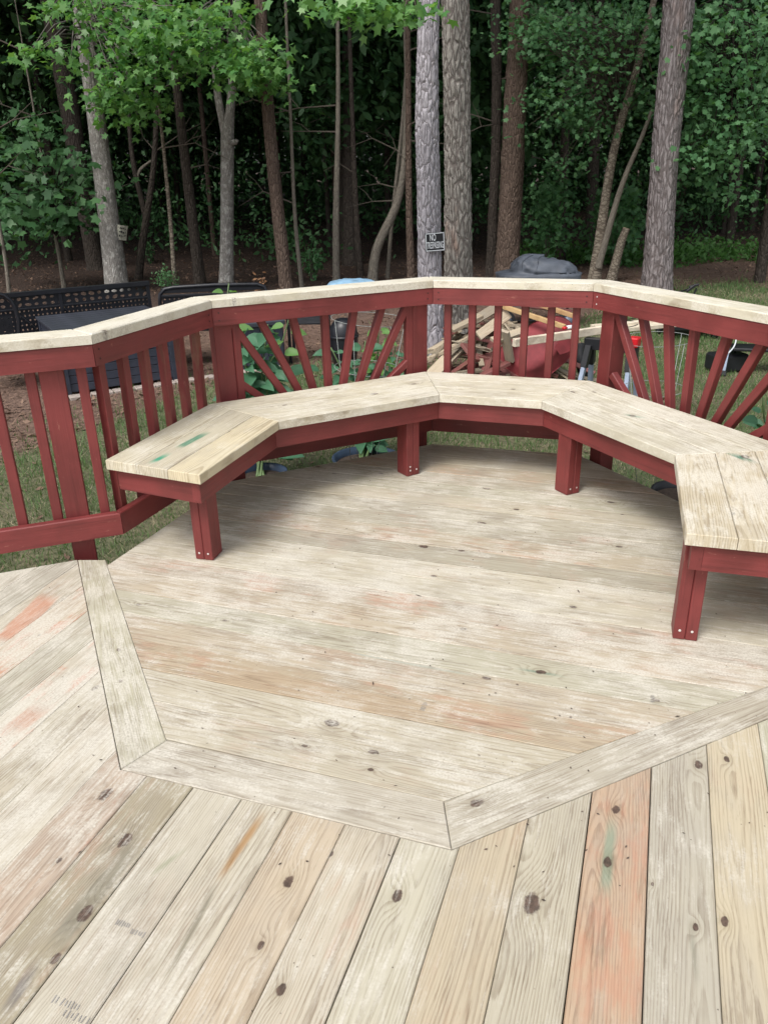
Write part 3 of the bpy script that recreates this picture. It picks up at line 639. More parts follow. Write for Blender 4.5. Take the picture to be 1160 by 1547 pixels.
for px, py, r in ((508, 588, .012), (565, 595, .016), (625, 580, .012), (865, 592, .012), (897, 592, .010), (955, 628, .014), (1125, 690, .018), (1028, 637, .012), (1105, 775, .010), (430, 612, .010), (345, 652, .008), (775, 588, .009)):
    b, P = seat_at(px, py)
    if b is not None:
        i = nk.get(b, 0) + 1; nk[b] = i
        if i <= 4: x, y = to_local(b, P); b['k%d' % i] = [x, y, r]
def sstreak(i, p0, p1, col, w, s):
    b, P = seat_at(*p0)
    if b is None: return
    x0, y0 = to_local(b, P); x1, y1 = to_local(b, v2(U(*p1, HS)))
    if x1 < x0: x0, y0, x1, y1 = x1, y1, x0, y0
    b['s%d' % i] = [x0, x1, y0]; b['s%dc' % i] = col; b['s%dk' % i] = [(y1 - y0) / (x1 - x0 + 1e-6), w, s]
sstreak(1, (270, 676), (315, 652), [0.03, 0.20, 0.12], 0.017, 1.0); sstreak(2, (228, 700), (256, 685), [0.05, 0.30, 0.19], 0.014, 1.0)
sstreak(1, (945, 626), (975, 632), [0.06, 0.27, 0.19], 0.016, 1.0); sstreak(1, (1105, 685), (1140, 700), [0.03, 0.20, 0.14], 0.022, 1.0)
# aprons below the seat
apf = offset(SEATX, 0.024); apb = offset(SEATX, 0.060); AP0, AP1 = HS - 0.038 - 0.09, HS - 0.0385
e0 = end0 / np.linalg.norm(end0); t01 = (SB - S0) / np.linalg.norm(SB - S0); t45 = (S5 - SE) / np.linalg.norm(S5 - SE)
apf[0] = apf[0] + t01 * 0.03; apb[0] = apb[0] + t01 * 0.03; apf[5] = apf[5] - t45 * 0.02; apb[5] = apb[5] - t45 * 0.02
for i in range(5):
    board('apron', shrink(ccw([apf[i], apf[i + 1], apb[i + 1], apb[i]]), 0.0008), AP0, AP1, apf[i + 1] - apf[i], M_red, bench, 0.003)
nrm45 = np.array([-t45[1], t45[0]])
q0 = apb[0] + t01 * 0.0015; q1 = S0 + end0 * 0.94 + t01 * 0.03
board('apron', [q0, q1, q1 + t01 * 0.037, q0 + t01 * 0.037], AP0, AP1, q1 - q0, M_red, bench, 0.003)
r0 = apb[5] - t45 * 0.0015; r1 = r0 + nrm45 * 0.37
board('apron', [r0, r1, r1 - t45 * 0.037, r0 - t45 * 0.037], AP0, AP1, r1 - r0, M_red, bench, 0.003)
# ledger against the railing posts and joists below the seat
led = offset(SEATX, 0.40); led2 = offset(SEATX, 0.437); led[0] = led[0] + t01 * 0.10; led2[0] = led2[0] + t01 * 0.10
for i in range(5): board('ledger', shrink(ccw([led[i], led[i + 1], led2[i + 1], led2[i]]), 0.02), AP0, AP1 - 0.001, led[i + 1] - led[i], M_red, bench, 0.003)
for i in (1, 2, 3):
    for fr_ in (0.12, 0.88):
        a = apb[i] + (apb[i + 1] - apb[i]) * fr_; nn_ = np.array([-(apb[i + 1] - apb[i])[1], (apb[i + 1] - apb[i])[0]]); nn_ /= np.linalg.norm(nn_)
        b = a + nn_ * 0.335; stick('joist', (*(a + nn_ * 0.002), AP0 + 0.045), (*b, AP0 + 0.045), 0.037, 0.086, M_red, bench)
def leg(corner, toward, screws=(), h=AP0 + 0.05):
    """leg of two timbers side by side: the seam face runs from the corner toward the second point"""
    c = v2(U(*corner)); q = v2(U(*toward)); a = (q - c) / np.linalg.norm(q - c); dd_ = np.array([-a[1], a[0]])
    if dd_[1] < 0: dd_ = -dd_
    for k in range(2):
        m = c + a * (0.0185 + 0.038 * k) + dd_ * 0.0445
        lg = stick('leg', (*m, 0.001), (*m, h), 0.037, 0.088, M_red, bench, up=(dd_[0], dd_[1], 0), ch=0.0025)
        face = m - dd_ * 0.0455
        for zz in (screws if k == 0 else screws[:1]):
            R = Vector((-dd_[0], -dd_[1], 0)).to_track_quat('Z', 'Y').to_matrix()
            MB().lathe([(0.0001, 0.0012), (0.004, 0.001), (0.0045, 0.0)], (*face, zz), 10, R).build('screw', M_screw, lg)
leg((322.4, 847.5), (297.6, 845), (0.03,)); leg((615, 720.6), (635.7, 715.3), (0.03, 0.05)); leg((855.5, 749), (873, 744.6), (0.03,)); leg((1015, 965), (1051.4, 969.5), (0.035,))
for px, py in ((1075, 830), (286, 742)):
    pass

# ------------------------------------------------------------------ woods
M_pine_a = bark_mat('pine_bark_lavender', (0.36, 0.34, 0.375), (0.50, 0.48, 0.51), (0.14, 0.125, 0.13), 30, 7, crk=0.07)
M_pine_b = bark_mat('pine_bark_grey', (0.27, 0.255, 0.23), (0.42, 0.395, 0.355), (0.13, 0.11, 0.10), 28, 6, blush=(0.36, 0.22, 0.17))
M_pine_c = bark_mat('pine_bark_mauve', (0.22, 0.195, 0.195), (0.38, 0.345, 0.345), (0.12, 0.10, 0.095), 26, 4, blush=(0.30, 0.21, 0.18))
M_pine_d = bark_mat('pine_bark_brown', (0.11, 0.078, 0.062), (0.20, 0.15, 0.12), (0.045, 0.032, 0.026), 30, 8, crk=0.06)
M_gum = bark_mat('gum_bark', (0.20, 0.19, 0.175), (0.40, 0.385, 0.36), (0.17, 0.155, 0.14), 60, 9, lichen=(0.50, 0.49, 0.46), bump=0.5, crk=0.05)
M_thin = bark_mat('thin_bark', (0.17, 0.15, 0.125), (0.29, 0.265, 0.22), (0.10, 0.085, 0.07), 50, 7, bump=0.4, crk=0.05)
M_dark = bark_mat('dark_bark', (0.06, 0.05, 0.043), (0.115, 0.095, 0.08), (0.03, 0.025, 0.021), 32, 8, crk=0.06)
M_birch = bark_mat('sapling_bark', (0.20, 0.17, 0.13), (0.36, 0.32, 0.26), (0.09, 0.07, 0.055), 14, 22, bump=0.35)
M_cut = plain('cut_wood_end', (0.38, 0.27, 0.17), 0.8, 0.25, 60)

def worley(u, v, su, sv, seed):
    """distance to nearest cell border on a sheet u, v (v grows without end, u wraps at su cells)"""
    iu = np.floor(u * su).astype(int); iv = np.floor(v * sv).astype(int); f1 = np.full(u.shape, 9.0); f2 = np.full(u.shape, 9.0); hid = np.zeros(u.shape)
    for du in (-1, 0, 1):
        for dv in (-1, 0, 1):
            cu = iu + du; cv = iv + dv; cw = np.mod(cu, max(1, int(round(su))))
            h1 = np.modf(np.abs(np.sin(cw * 127.1 + cv * 311.7 + seed) * 43758.5453))[0]; h2 = np.modf(np.abs(np.sin(cw * 269.5 + cv * 183.3 + seed) * 24634.6345))[0]
            d = np.hypot(u * su - cu - h1, v * sv - cv - h2); nearer = d < f1; f2 = np.where(nearer, f1, np.minimum(f2, d)); hid = np.where(nearer, h1, hid); f1 = np.minimum(f1, d)
    return f2 - f1, hid
def smooth_path(P, n):
    P = np.array(P, float); s = np.concatenate([[0], np.cumsum(np.linalg.norm(np.diff(P[:, :3], axis=0), axis=1))]); q = np.linspace(0, s[-1], n)
    lin = np.stack([np.interp(q, s, P[:, k]) for k in range(P.shape[1])], 1)
    for _ in range(3):
        lin[1:-1] = 0.25 * lin[:-2] + 0.5 * lin[1:-1] + 0.25 * lin[2:]
    return lin
def trunk_mesh(name, pr, m, parent, seg=14, rows=40, relief=0.0, su=10, sv=8, flare=0.25):
    """pr: rows of x,y,z,r. A tapered trunk, with plates of bark raised from the mesh when relief > 0, and a root flare"""
    L = smooth_path(pr, rows)
    if relief > 0:                                   # close rows where the bark is near enough to show
        zc = np.array([q[2] for q in pr]); qs = smooth_path(pr, 400); w_ = np.where(qs[:, 2] < 4.6, 1.0, 0.12); cw_ = np.concatenate([[0], np.cumsum(w_[1:])]); L = np.stack([np.interp(np.linspace(0, cw_[-1], rows), cw_, qs[:, k]) for k in range(4)], 1)
    P = L[:, :3]; R = L[:, 3]; T = np.gradient(P, axis=0); T /= np.linalg.norm(T, axis=1)[:, None]
    ref = np.array([1.0, 0.13, 0]); a = ref - T * (T @ ref)[:, None]; a /= np.linalg.norm(a, axis=1)[:, None]; b = np.cross(T, a)
    v = np.concatenate([[0], np.cumsum(np.linalg.norm(np.diff(P, axis=0), axis=1))]); th = np.arange(seg) / seg
    UU, VV = np.meshgrid(th, v); rad = R[:, None] * (1 + flare * np.exp(-VV / 0.18)) * np.ones_like(UU); sd = random.random() * 50
    rad = rad * (1 + 0.035 * np.sin(2 * np.pi * UU * 2 + VV * 1.1 + sd) + 0.03 * np.sin(2 * np.pi * UU * 3 - VV * 2.3 + sd))
    if relief > 0:
        wu = UU + 0.018 * np.sin(VV * 19 + UU * 12 + sd) + 0.01 * np.sin(VV * 47 + sd); d, hid = worley(wu, VV + 0.02 * np.sin(UU * 40), su, sv, sd)
        crackv = 1 - np.clip(d * 4.5, 0, 1); rad = rad + relief * (np.clip(d * 3.2, 0, 1) - 0.6 + 0.55 * (hid - 0.5))
        rad = rad + relief * 0.25 * np.sin(VV * 160 + UU * 55 + hid * 20) * np.sin(UU * 160)
    else: rad = rad * (1 + 0.03 * np.sin(UU * 2 * np.pi * 5 + VV * 7 + sd) * np.sin(VV * 13))
    ca, sa = np.cos(2 * np.pi * UU), np.sin(2 * np.pi * UU)
    V = P[:, None, :] + rad[..., None] * (ca[..., None] * a[:, None, :] + sa[..., None] * b[:, None, :]); V = V.reshape(-1, 3); f = []
    for i in range(rows - 1):
        for k in range(seg): k2 = (k + 1) % seg; f.append((i * seg + k, i * seg + k2, (i + 1) * seg + k2, (i + 1) * seg + k))
    f.append(tuple((rows - 1) * seg + k for k in range(seg)))
    o = mesh_obj(name, V, f, m, parent, smooth=True)
    if relief > 0: o.data.attributes.new('crack', 'FLOAT', 'POINT').data.foreach_set('value', crackv.ravel().astype(np.float32))
    uvl = o.data.uv_layers.new(name='bark'); circ = 2 * np.pi * R.mean(); uv = []
    for pl in o.data.polygons:
        vi = list(pl.vertices); us = [(i % seg) / seg for i in vi]
        if max(us) - min(us) > 0.5: us = [q + 1 if q < 0.5 else q for q in us]
        for i, q in zip(vi, us): uv += [q * circ, v[i // seg]]
    uvl.data.foreach_set('uv', np.array(uv, dtype=np.float32)); return o

def star_shape(lobes=5, inner=0.46, spread=250):
    pts = [(0.0, -0.28)]; a0 = -spread / 2
    for i in range(lobes):
        a = math.radians(a0 + spread * i / (lobes - 1)); k = (1.0, 0.9, 1.0)[0] if i == lobes // 2 else (0.9 if i in (1, lobes - 2) else 0.66)
        pts.append((math.sin(a) * k, math.cos(a) * k))
        if i < lobes - 1:
            b = math.radians(a0 + spread * (i + 0.5) / (lobes - 1)); pts.append((math.sin(b) * inner, math.cos(b) * inner))
    return np.array(pts[::-1]) * 0.5
STAR = star_shape(); MAPLE = star_shape(5, 0.58, 230)
OVAL = np.array([(0, -0.5), (0.2, -0.2), (0.22, 0.1), (0, 0.55), (-0.22, 0.1), (-0.2, -0.2)])
DIAM = np.array([(0, -0.5), (0.3, 0.0), (0, 0.5), (-0.3, 0.0)])
def leaf_cloud(pos, size, shape, nbias=(0, -0.45, 0.7), spread=0.75, droop=0.0):
    n = len(pos); N = np.array(nbias)[None] + RNG.normal(0, spread, (n, 3)); N /= np.linalg.norm(N, axis=1)[:, None]
    d = RNG.normal(0, 1, (n, 3)); d[:, 2] -= droop; d -= N * (d * N).sum(1)[:, None]; d /= np.linalg.norm(d, axis=1)[:, None]; e = np.cross(N, d)
    s = np.asarray(size)[:, None, None] if hasattr(size, '__len__') else size
    cup = -0.22 * (shape ** 2).sum(1)
    V = pos[:, None, :] + s * (shape[None, :, 0, None] * e[:, None, :] + shape[None, :, 1, None] * d[:, None, :] + cup[None, :, None] * N[:, None, :])
    return V.reshape(-1, 3), len(shape)
def leaves(name, pos, size, shape, m, parent, **kw):
    V, K = leaf_cloud(pos, size, shape, **kw); me = fast_mesh(name, V, K); me.materials.append(m); return link(bpy.data.objects.new(name, me), parent)
M_leaf_bright = leaf_mat('gum_leaves', (0.06, 0.20, 0.06), (0.22, 0.42, 0.135), 0.42, 0.36)
M_leaf_maple = leaf_mat('maple_leaves', (0.045, 0.15, 0.058), (0.15, 0.31, 0.135), 0.35)
M_leaf_dark = leaf_mat('wood_leaves', (0.028, 0.095, 0.036), (0.10, 0.22, 0.085), 0.3)
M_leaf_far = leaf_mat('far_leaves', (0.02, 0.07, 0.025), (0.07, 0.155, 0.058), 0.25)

# shared crowns, far above the picture, that keep the woods in shade
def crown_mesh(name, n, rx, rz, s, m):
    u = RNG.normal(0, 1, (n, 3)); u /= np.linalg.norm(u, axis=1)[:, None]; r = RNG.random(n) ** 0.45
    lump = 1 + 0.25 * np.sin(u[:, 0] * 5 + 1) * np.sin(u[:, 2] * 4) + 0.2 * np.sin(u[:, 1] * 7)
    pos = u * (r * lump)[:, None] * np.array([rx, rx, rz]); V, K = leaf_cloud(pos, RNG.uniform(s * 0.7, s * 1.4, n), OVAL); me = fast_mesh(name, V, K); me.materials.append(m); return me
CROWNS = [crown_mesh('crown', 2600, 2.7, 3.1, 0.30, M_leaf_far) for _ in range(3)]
def crown(parent, x, y, z, s=1.0):
    o = bpy.data.objects.new('crown', random.choice(CROWNS)); M = Matrix.Translation((float(x), float(y), float(z))) @ Matrix.Rotation(random.uniform(0, 6.28), 4, 'Z') @ Matrix.Diagonal((s, s, s * random.uniform(0.9, 1.2), 1)); return link(o, parent, M)

def path_from(pts, d0):
    """sightings (x, y, width in photo pixels) turned into trunk rows at distance d0, leaning a touch in depth"""
    out = []
    for x, y, w in pts:
        P = DP(x, y, d0); z = (P - CAM) @ FW; out.append((*P, 0.5 * w * z / FPX))
    return out
def tree(kind, pts, base_y, m, label, top=11.5, relief=0.0, seg=14, rows=40, su=10, sv=8, crown_at=True, group=None, cs=1.0, crown_z=None, flare=0.2, extra=None):
    P0_ = U(pts[0][0], base_y, GZ); d0 = P0_[1]; pr = path_from(pts, d0); foot = pr[0]
    b = DP(pts[0][0], pts[0][1], d0); sl = (np.array(pr[1][:3]) - np.array(pr[0][:3])); fx = b[0] - sl[0] / max(0.05, sl[2]) * (b[2] - (GZ - 0.05))
    pr = [(fx, d0, float(ground_z(fx, d0)) - 0.08, pr[0][3] * 1.04)] + [q for q in pr if q[2] > GZ + 0.05]
    e = np.array(pr[-1]); f = np.array(pr[-2]); sl = (e[:3] - f[:3]) / np.linalg.norm(e[:3] - f[:3]); sl[:2] *= 0.6; sl /= np.linalg.norm(sl)
    if top and e[2] < top:
        k = 4
        for i in range(1, k + 1): q = e[:3] + sl * (top - e[2]) / max(0.3, sl[2]) * i / k; pr.append((*q, e[3] * (1 - 0.8 * i / k)))
    root = empty(kind, (fx, d0, float(ground_z(fx, d0))), label, 'tree', group)
    tr = trunk_mesh('trunk', pr, m, root, seg, rows, relief, su, sv, flare)
    if crown_at and top: q = pr[-1]; crown(root, q[0], q[1] + 0.6, (crown_z or top) - 1.4, cs); crown(root, q[0] + random.uniform(-1.6, 1.6), q[1] + 1.6, (crown_z or top) - 3.0, cs * 0.9)
    if kind in ('slim_tree', 'curved_tree', 'forked_tree', 'dark_tree') or (kind == 'pine_tree' and m is M_dark):
        mb = MB(); rr = [q for q in pr if 0.6 < q[2] < 5.0]
        for _ in range(random.randint(2, 4)):                      # bare dead twigs
            if len(rr) < 2: break
            k = random.randrange(len(rr) - 1); f_ = random.random(); q = np.array(rr[k][:3]) * (1 - f_) + np.array(rr[k + 1][:3]) * f_; sg_ = random.choice((-1, 1)); L_t = random.uniform(0.35, 1.3)
            e1 = q + np.array([sg_ * L_t * 0.5, random.uniform(-.3, .3), random.uniform(-0.05, 0.3)]); e2 = e1 + np.array([sg_ * L_t * 0.5, random.uniform(-.3, .3), random.uniform(-0.3, 0.25)]); e3 = e1 + np.array([sg_ * L_t * 0.3, 0.1, random.uniform(0.15, 0.4)])
            mb.tube([q, e1, e2], [0.014, 0.009, 0.003], 5, False); mb.tube([e1, (e1 + e3) / 2 + 0.02, e3], [0.007, 0.005, 0.002], 4, False)
        if mb.v: tag(mb.build('twigs', M_thin, root), kind='stuff')
    return root, tr, d0, pr
def limb(parent, pts, m, seg=6, name='branch'):
    pr = np.array(pts, float); return trunk_mesh(name, pr, m, parent, seg, max(8, 4 * len(pts)), 0, flare=0)

gumL, gumL_t, dGL, _ = tree('sweetgum_tree', [(177, 433, 33), (165, 330, 30), (152, 230, 28), (139, 130, 26), (127, 40, 25), (118, -40, 22)], 441, M_gum, 'pale grey sweetgum trunk with a small weathered plate nailed to its right side', relief=0.0025, seg=40, rows=150, su=18, sv=4)
gumM, gumM_t, dGM, prM = tree('sweetgum_tree', [(342, 428, 22), (343, 330, 20.5), (344, 250, 20), (344, 205, 20), (348, 168, 13), (351, 130, 12), (355, 60, 11), (360, 0, 10)], 437, M_gum, 'grey sweetgum forking under the bright leaves with a sawn knob below the fork', relief=0.002, seg=32, rows=110, su=14, sv=4)
limb(gumM, path_from([(343, 218, 13), (337, 185, 11.5), (330, 150, 11), (324, 100, 9), (318, 20, 7)], dGM), M_gum, 12)
kb = path_from([(350, 216, 9), (356, 214, 9), (359, 216, 8)], dGM - 0.12); limb(gumM, kb, M_gum, 10, 'sawn_knob')
pineL, _, dPL, _ = tree('pine_tree', [(433, 440, 20), (421, 330, 20), (409, 210, 19), (400, 110, 18), (393, 0, 17), (390, -60, 16)], 446, M_pine_d, 'brown pine leaning left right of the forked sweetgum', relief=0.005, seg=36, rows=190, su=12, sv=9)
twinL, twinL_t, dTL, prTL = tree('pine_tree', [(655, 530, 37), (649, 415, 35), (647, 300, 34), (645, 200, 34), (646, 100, 32), (648, 0, 30), (649, -80, 29)], 534, M_pine_a, 'pale lavender grey pine wearing the black no trespassing sign', top=14, relief=0.009, seg=64, rows=300, su=12, sv=7.5, cs=0.8, flare=0.1)
twinR, _, dTR, _ = tree('pine_tree', [(694, 500, 45), (692, 415, 43), (692, 300, 41), (691, 200, 40), (689, 100, 41), (687, 0, 41), (686, -80, 40)], 512, M_pine_b, 'stout grey pine standing close behind the lavender one, trunk bare', top=14, relief=0.012, seg=64, rows=300, su=13, sv=6, cs=0.8, flare=0.1)
bigR, _, dBR, _ = tree('pine_tree', [(990, 440, 45), (996, 350, 42), (1003, 250, 40), (1011, 150, 42), (1019, 70, 43), (1026, 0, 44), (1034, -70, 43)], 447, M_pine_c, 'largest mauve grey pine leaning right at the edge of the lawn', top=14, relief=0.014, seg=64, rows=260, su=13, sv=4.5, flare=0.1)
brownR, _, dBW, _ = tree('pine_tree', [(765, 410, 37), (769, 330, 35), (774, 250, 34), (778, 150, 32), (783, 50, 29), (786, -30, 28)], 424, M_pine_d, 'thick brown pine behind the grey covered grill', relief=0.013, seg=44, rows=170, su=12, sv=5)
tree('pine_tree', [(741, 412, 15), (744, 330, 15), (749, 230, 15), (750, 120, 15), (748, 0, 15)], 416, M_dark, 'slim dark pine just left of the thick brown pine', relief=0.006, seg=24, rows=90)
tree('pine_tree', [(145, 400, 26), (128, 310, 26), (110, 190, 27), (92, 90, 28), (76, 0, 28)], 408, M_dark, 'dark pine trunk leaning left behind the plate-bearing sweetgum', relief=0.008, seg=30, rows=110)
tree('pine_tree', [(303, 430, 16), (297, 380, 16), (286, 290, 15), (275, 200, 14), (266, 120, 13), (258, 40, 12)], 430, M_dark, 'dark slim pine left of the forked sweetgum', relief=0.005, seg=24, rows=90)
tree('curved_tree', [(563, 420, 15), (564, 385, 14), (572, 360, 14), (590, 335, 13), (603, 305, 12), (610, 260, 11), (615, 200, 11), (617, 130, 10), (613, 50, 9), (612, -30, 8)], 424, M_thin, 'tree whose trunk bends sharply in an S near its foot', rows=60)
tree('slim_tree', [(508, 426, 10), (507, 350, 10), (509, 250, 8), (511, 170, 7), (511, 80, 6)], 432, M_thin, 'slender pale trunk left of the sharply curved tree')
tree('slim_tree', [(621, 420, 12), (618, 340, 11), (617, 250, 10), (617, 160, 9), (616, 60, 8)], 424, M_pine_d, 'reddish brown slim trunk right beside the lavender pine', seg=12)
tree('slim_tree', [(545, 418, 10), (541, 370, 9), (536, 290, 8), (533, 200, 7)], 418, M_dark, 'dim brown slim trunk between the slender pale one and the curved tree')
tree('dark_tree', [(530, 400, 24), (529, 330, 22), (528, 240, 20), (526, 100, 17)], 402, M_dark, 'thick near-black trunk behind the slender pale tree')
tree('slim_tree', [(585, 418, 6), (592, 330, 6), (600, 260, 6), (608, 190, 5)], 420, M_thin, 'thin grey pole of a tree behind the curved tree')
tree('slim_tree', [(264, 428, 6.5), (259, 340, 6), (251, 260, 5.5), (242, 170, 5)], 440, M_birch, 'thin bare pale stem between two sweetgums, bark split at its foot')
fk, _, dFK, _ = tree('forked_tree', [(209, 420, 11), (214, 380, 11), (221, 330, 11), (229, 290, 8), (236, 220, 8), (238, 150, 7)], 421, M_dark, 'dim tree forking low behind the pale bare stem')
limb(fk, path_from([(221, 332, 9), (214, 300, 8), (206, 270, 8), (198, 220, 7), (194, 150, 6)], dFK), M_dark)
limb(fk, path_from([(206, 272, 5), (212, 256, 5), (222, 248, 4), (229, 243, 4)], dFK), M_thin)
tree('slim_tree', [(456, 432, 6), (449, 370, 6), (444, 310, 5.5), (441, 220, 5)], 436, M_thin, 'spindly stem just right of the leaning brown pine')
tree('slim_tree', [(15, 448, 6), (10, 400, 5.5), (3, 360, 5), (-4, 320, 5)], 452, M_thin, 'spindly bent stem nearest the left edge of the picture', crown_at=False, top=3)
sapL, _, dSL, _ = tree('slim_tree', [(97, 432, 7), (92, 400, 6), (86, 365, 6), (80, 330, 5)], 434, M_thin, 'small understorey tree with dark broad leaves at far left', crown_at=False, top=4)
sapR, _, dSR, prSR = tree('maple_tree', [(898, 420, 20), (905, 370, 16), (911, 320, 14), (919, 265, 13), (929, 215, 12), (941, 170, 12), (955, 130, 11)], 427, M_birch, 'maple with curving mottled trunk left of the largest pine', crown_at=False, top=7.5)
limb(sapR, path_from([(903, 405, 11), (918, 350, 10), (932, 300, 9), (948, 255, 8), (966, 215, 7), (985, 165, 6)], dSR - 0.1), M_thin, 8)
stump = path_from([(921, 424, 15), (930, 395, 13), (938, 365, 12), (946, 345, 10.5)], U(921, 427, GZ)[1])
st = empty('tree_stub', stump[0][:3], 'leaning sawn-off stub with pale cut end beside the maple', 'stump'); stump[0] = (*stump[0][:2], GZ - 0.08, stump[0][3])
trunk_mesh('trunk', stump, M_birch, st, 14, 24, 0.004, 8, 8)
q = np.array(stump[-1][:3]); dq = q - np.array(stump[-2][:3]); dq /= np.linalg.norm(dq)
MB().lathe([(0.0005, 0.004), (stump[-1][3] * 0.95, 0.003), (stump[-1][3] * 1.02, -0.004)], q, 14, Vector(dq).to_track_quat('Z', 'Y').to_matrix()).build('cut_end', M_cut, st)
tree('dark_tree', [(1101, 350, 19), (1106, 290, 17), (1112, 230, 16), (1117, 150, 14)], 356, M_dark, 'dim trunk half hidden by maple leaves near the right edge')
tree('dark_tree', [(845, 400, 15), (848, 330, 14), (852, 250, 13), (856, 120, 12)], 398, M_dark, 'dim trunk in the thicket behind the covered grill')
tree('dark_tree', [(893, 310, 17), (896, 270, 17), (898, 180, 16)], 385, M_dark, 'dim broad trunk seen behind the mottled maple trunk')

# foliage in the picture: clumps of real leaves on twigs
def clumps(name, root, m, blobs, d0, size, shape, per, rad, twig_m=None, hub=None, **kw):
    P = []; heads = []
    for x, y, rx, ry, n, dd in blobs:
        for _ in range(n):
            a = random.uniform(0, 2 * math.pi); r = math.sqrt(random.random()); c = DP(x + rx * r * math.cos(a), y + ry * r * math.sin(a), d0 + random.uniform(-dd, dd)); heads.append(c)
            k = int(per * random.uniform(0.6, 1.4)); g = RNG.normal(0, 1, (k, 3)) * np.array([rad, rad, rad * 0.42]); g[:, 2] -= 0.25 * np.hypot(g[:, 0], g[:, 1]); P.append(c + g)
    pos = np.concatenate(P); o = leaves(name, pos, size * (0.5 + 0.85 * RNG.random(len(pos)) ** 0.8), shape, m, root, **kw)
    if twig_m is not None:
        mb = MB()
        for i, c in enumerate(heads):
            h = hub(c) if hub else heads[random.randrange(len(heads))]; mid = (np.array(h) + c) / 2 + np.array([0, 0, 0.12])
            mb.tube([h, mid, c], [0.014, 0.009, 0.003], 5, False)
        tag(mb.build('twigs', twig_m, root), kind='stuff')
    return o
def near_axis(d0, x0, y0, x1, y1):
    def h(c):
        s = random.random(); return DP(x0 + (x1 - x0) * s, y0 + (y1 - y0) * s, d0)
    return h
clumps('crown', gumL, M_leaf_bright, [(90, 5, 50, 12, 5, 0.7), (185, 18, 45, 20, 11, 0.9), (215, 60, 42, 34, 12, 0.9), (75, 76, 36, 9, 6, 0.5), (112, 90, 16, 8, 2, 0.3), (165, 140, 40, 10, 6, 0.5), (205, 105, 45, 22, 11, 0.8), (210, 148, 38, 18, 10, 0.6), (190, 176, 22, 6, 3, 0.3), (245, 22, 36, 22, 7, 0.8), (152, 38, 16, 26, 3, 0.5)], dGL - 1.3, 0.155, STAR, 22, 0.20, M_gum, near_axis(dGL, 131, 70, 120, -20), nbias=(-0.1, -0.35, 0.85), spread=0.6, droop=0.9)
clumps('crown', gumM, M_leaf_bright, [(300, 30, 55, 24, 11, 0.8), (345, 72, 52, 26, 16, 0.8), (385, 112, 34, 20, 12, 0.6), (262, 62, 30, 16, 6, 0.5), (398, 78, 24, 20, 6, 0.6), (330, 12, 50, 12, 5, 0.7), (290, 92, 30, 12, 4, 0.5), (365, 118, 20, 14, 4, 0.4)], dGM - 1.5, 0.155, STAR, 22, 0.20, M_gum, near_axis(dGM, 347, 100, 350, 0), nbias=(-0.1, -0.35, 0.85), spread=0.6, droop=0.9)
clumps('branch_leaves', twinL, M_leaf_bright, [(520, 2, 40, 10, 5, 0.3), (550, 12, 30, 10, 4, 0.3), (600, 5, 40, 8, 6, 0.3), (622, 16, 18, 8, 4, 0.2), (500, -10, 60, 8, 5, 0.3)], dTL - 1.2, 0.125, STAR, 14, 0.13, M_thin, near_axis(dTL - 0.9, 560, -12, 645, -35), nbias=(-0.1, -0.35, 0.85), spread=0.6, droop=0.9)
clumps('crown', sapR, M_leaf_maple, [(830, 30, 55, 28, 22, 1.0), (900, 20, 70, 25, 24, 1.0), (850, 80, 55, 28, 20, 1.0), (930, 70, 55, 35, 26, 1.0), (865, 140, 55, 22, 18, 0.9), (945, 135, 40, 20, 12, 0.6), (880, 185, 35, 26, 11, 0.6), (905, 165, 25, 16, 7, 0.5), (800, 195, 14, 5, 2, 0.2), (862, 240, 16, 9, 3, 0.2), (985, 160, 18, 10, 3, 0.3), (800, 8, 30, 12, 6, 0.6), (960, 20, 30, 22, 9, 0.6)], dSR + 0.2, 0.108, MAPLE, 26, 0.24, M_thin, near_axis(dSR + 0.3, 930, 210, 965, 60), spread=0.55, droop=0.8)
mapR = empty('maple_tree', (5.3, dBR + 0.8, GZ), 'leafy maple filling the upper right corner behind the largest pine', 'tree')
limb(mapR, [(6.4, dBR + 1.2, GZ - 0.1, 0.09), (6.3, dBR + 1.1, 1.6, 0.08), (6.15, dBR + 1.0, 3.6, 0.06), (6.0, dBR + 0.9, 6.2, 0.03)], M_dark, 10, 'trunk')
clumps('crown', mapR, M_leaf_maple, [(1085, 40, 60, 40, 24, 1.2), (1130, 110, 45, 60, 28, 1.2), (1070, 120, 35, 45, 18, 1.0), (1085, 205, 50, 30, 22, 1.0), (1060, 245, 30, 20, 9, 0.5), (1135, 195, 30, 20, 11, 0.8), (1150, 30, 30, 40, 11, 0.8), (1060, 170, 22, 20, 7, 0.6), (1105, 285, 22, 16, 4, 0.4), (1050, 15, 22, 25, 5, 0.6), (1155, 80, 15, 14, 4, 0.3)], dBR + 0.7, 0.115, MAPLE, 27, 0.26, M_dark, near_axis(dBR + 0.9, 1120, 230, 1105, 0), spread=0.55, droop=0.8)
clumps('crown', sapL, M_leaf_dark, [(40, 205, 60, 30, 10, 1.0), (60, 250, 70, 30, 15, 1.0), (40, 300, 55, 22, 14, 0.8), (110, 300, 35, 25, 10, 0.8), (70, 325, 65, 14, 13, 0.7), (120, 250, 30, 20, 7, 0.6), (20, 340, 30, 12, 5, 0.5)], dSL - 0.4, 0.20, MAPLE, 13, 0.30, M_dark, near_axis(dSL, 86, 365, 80, 260), spread=0.45, droop=0.6)

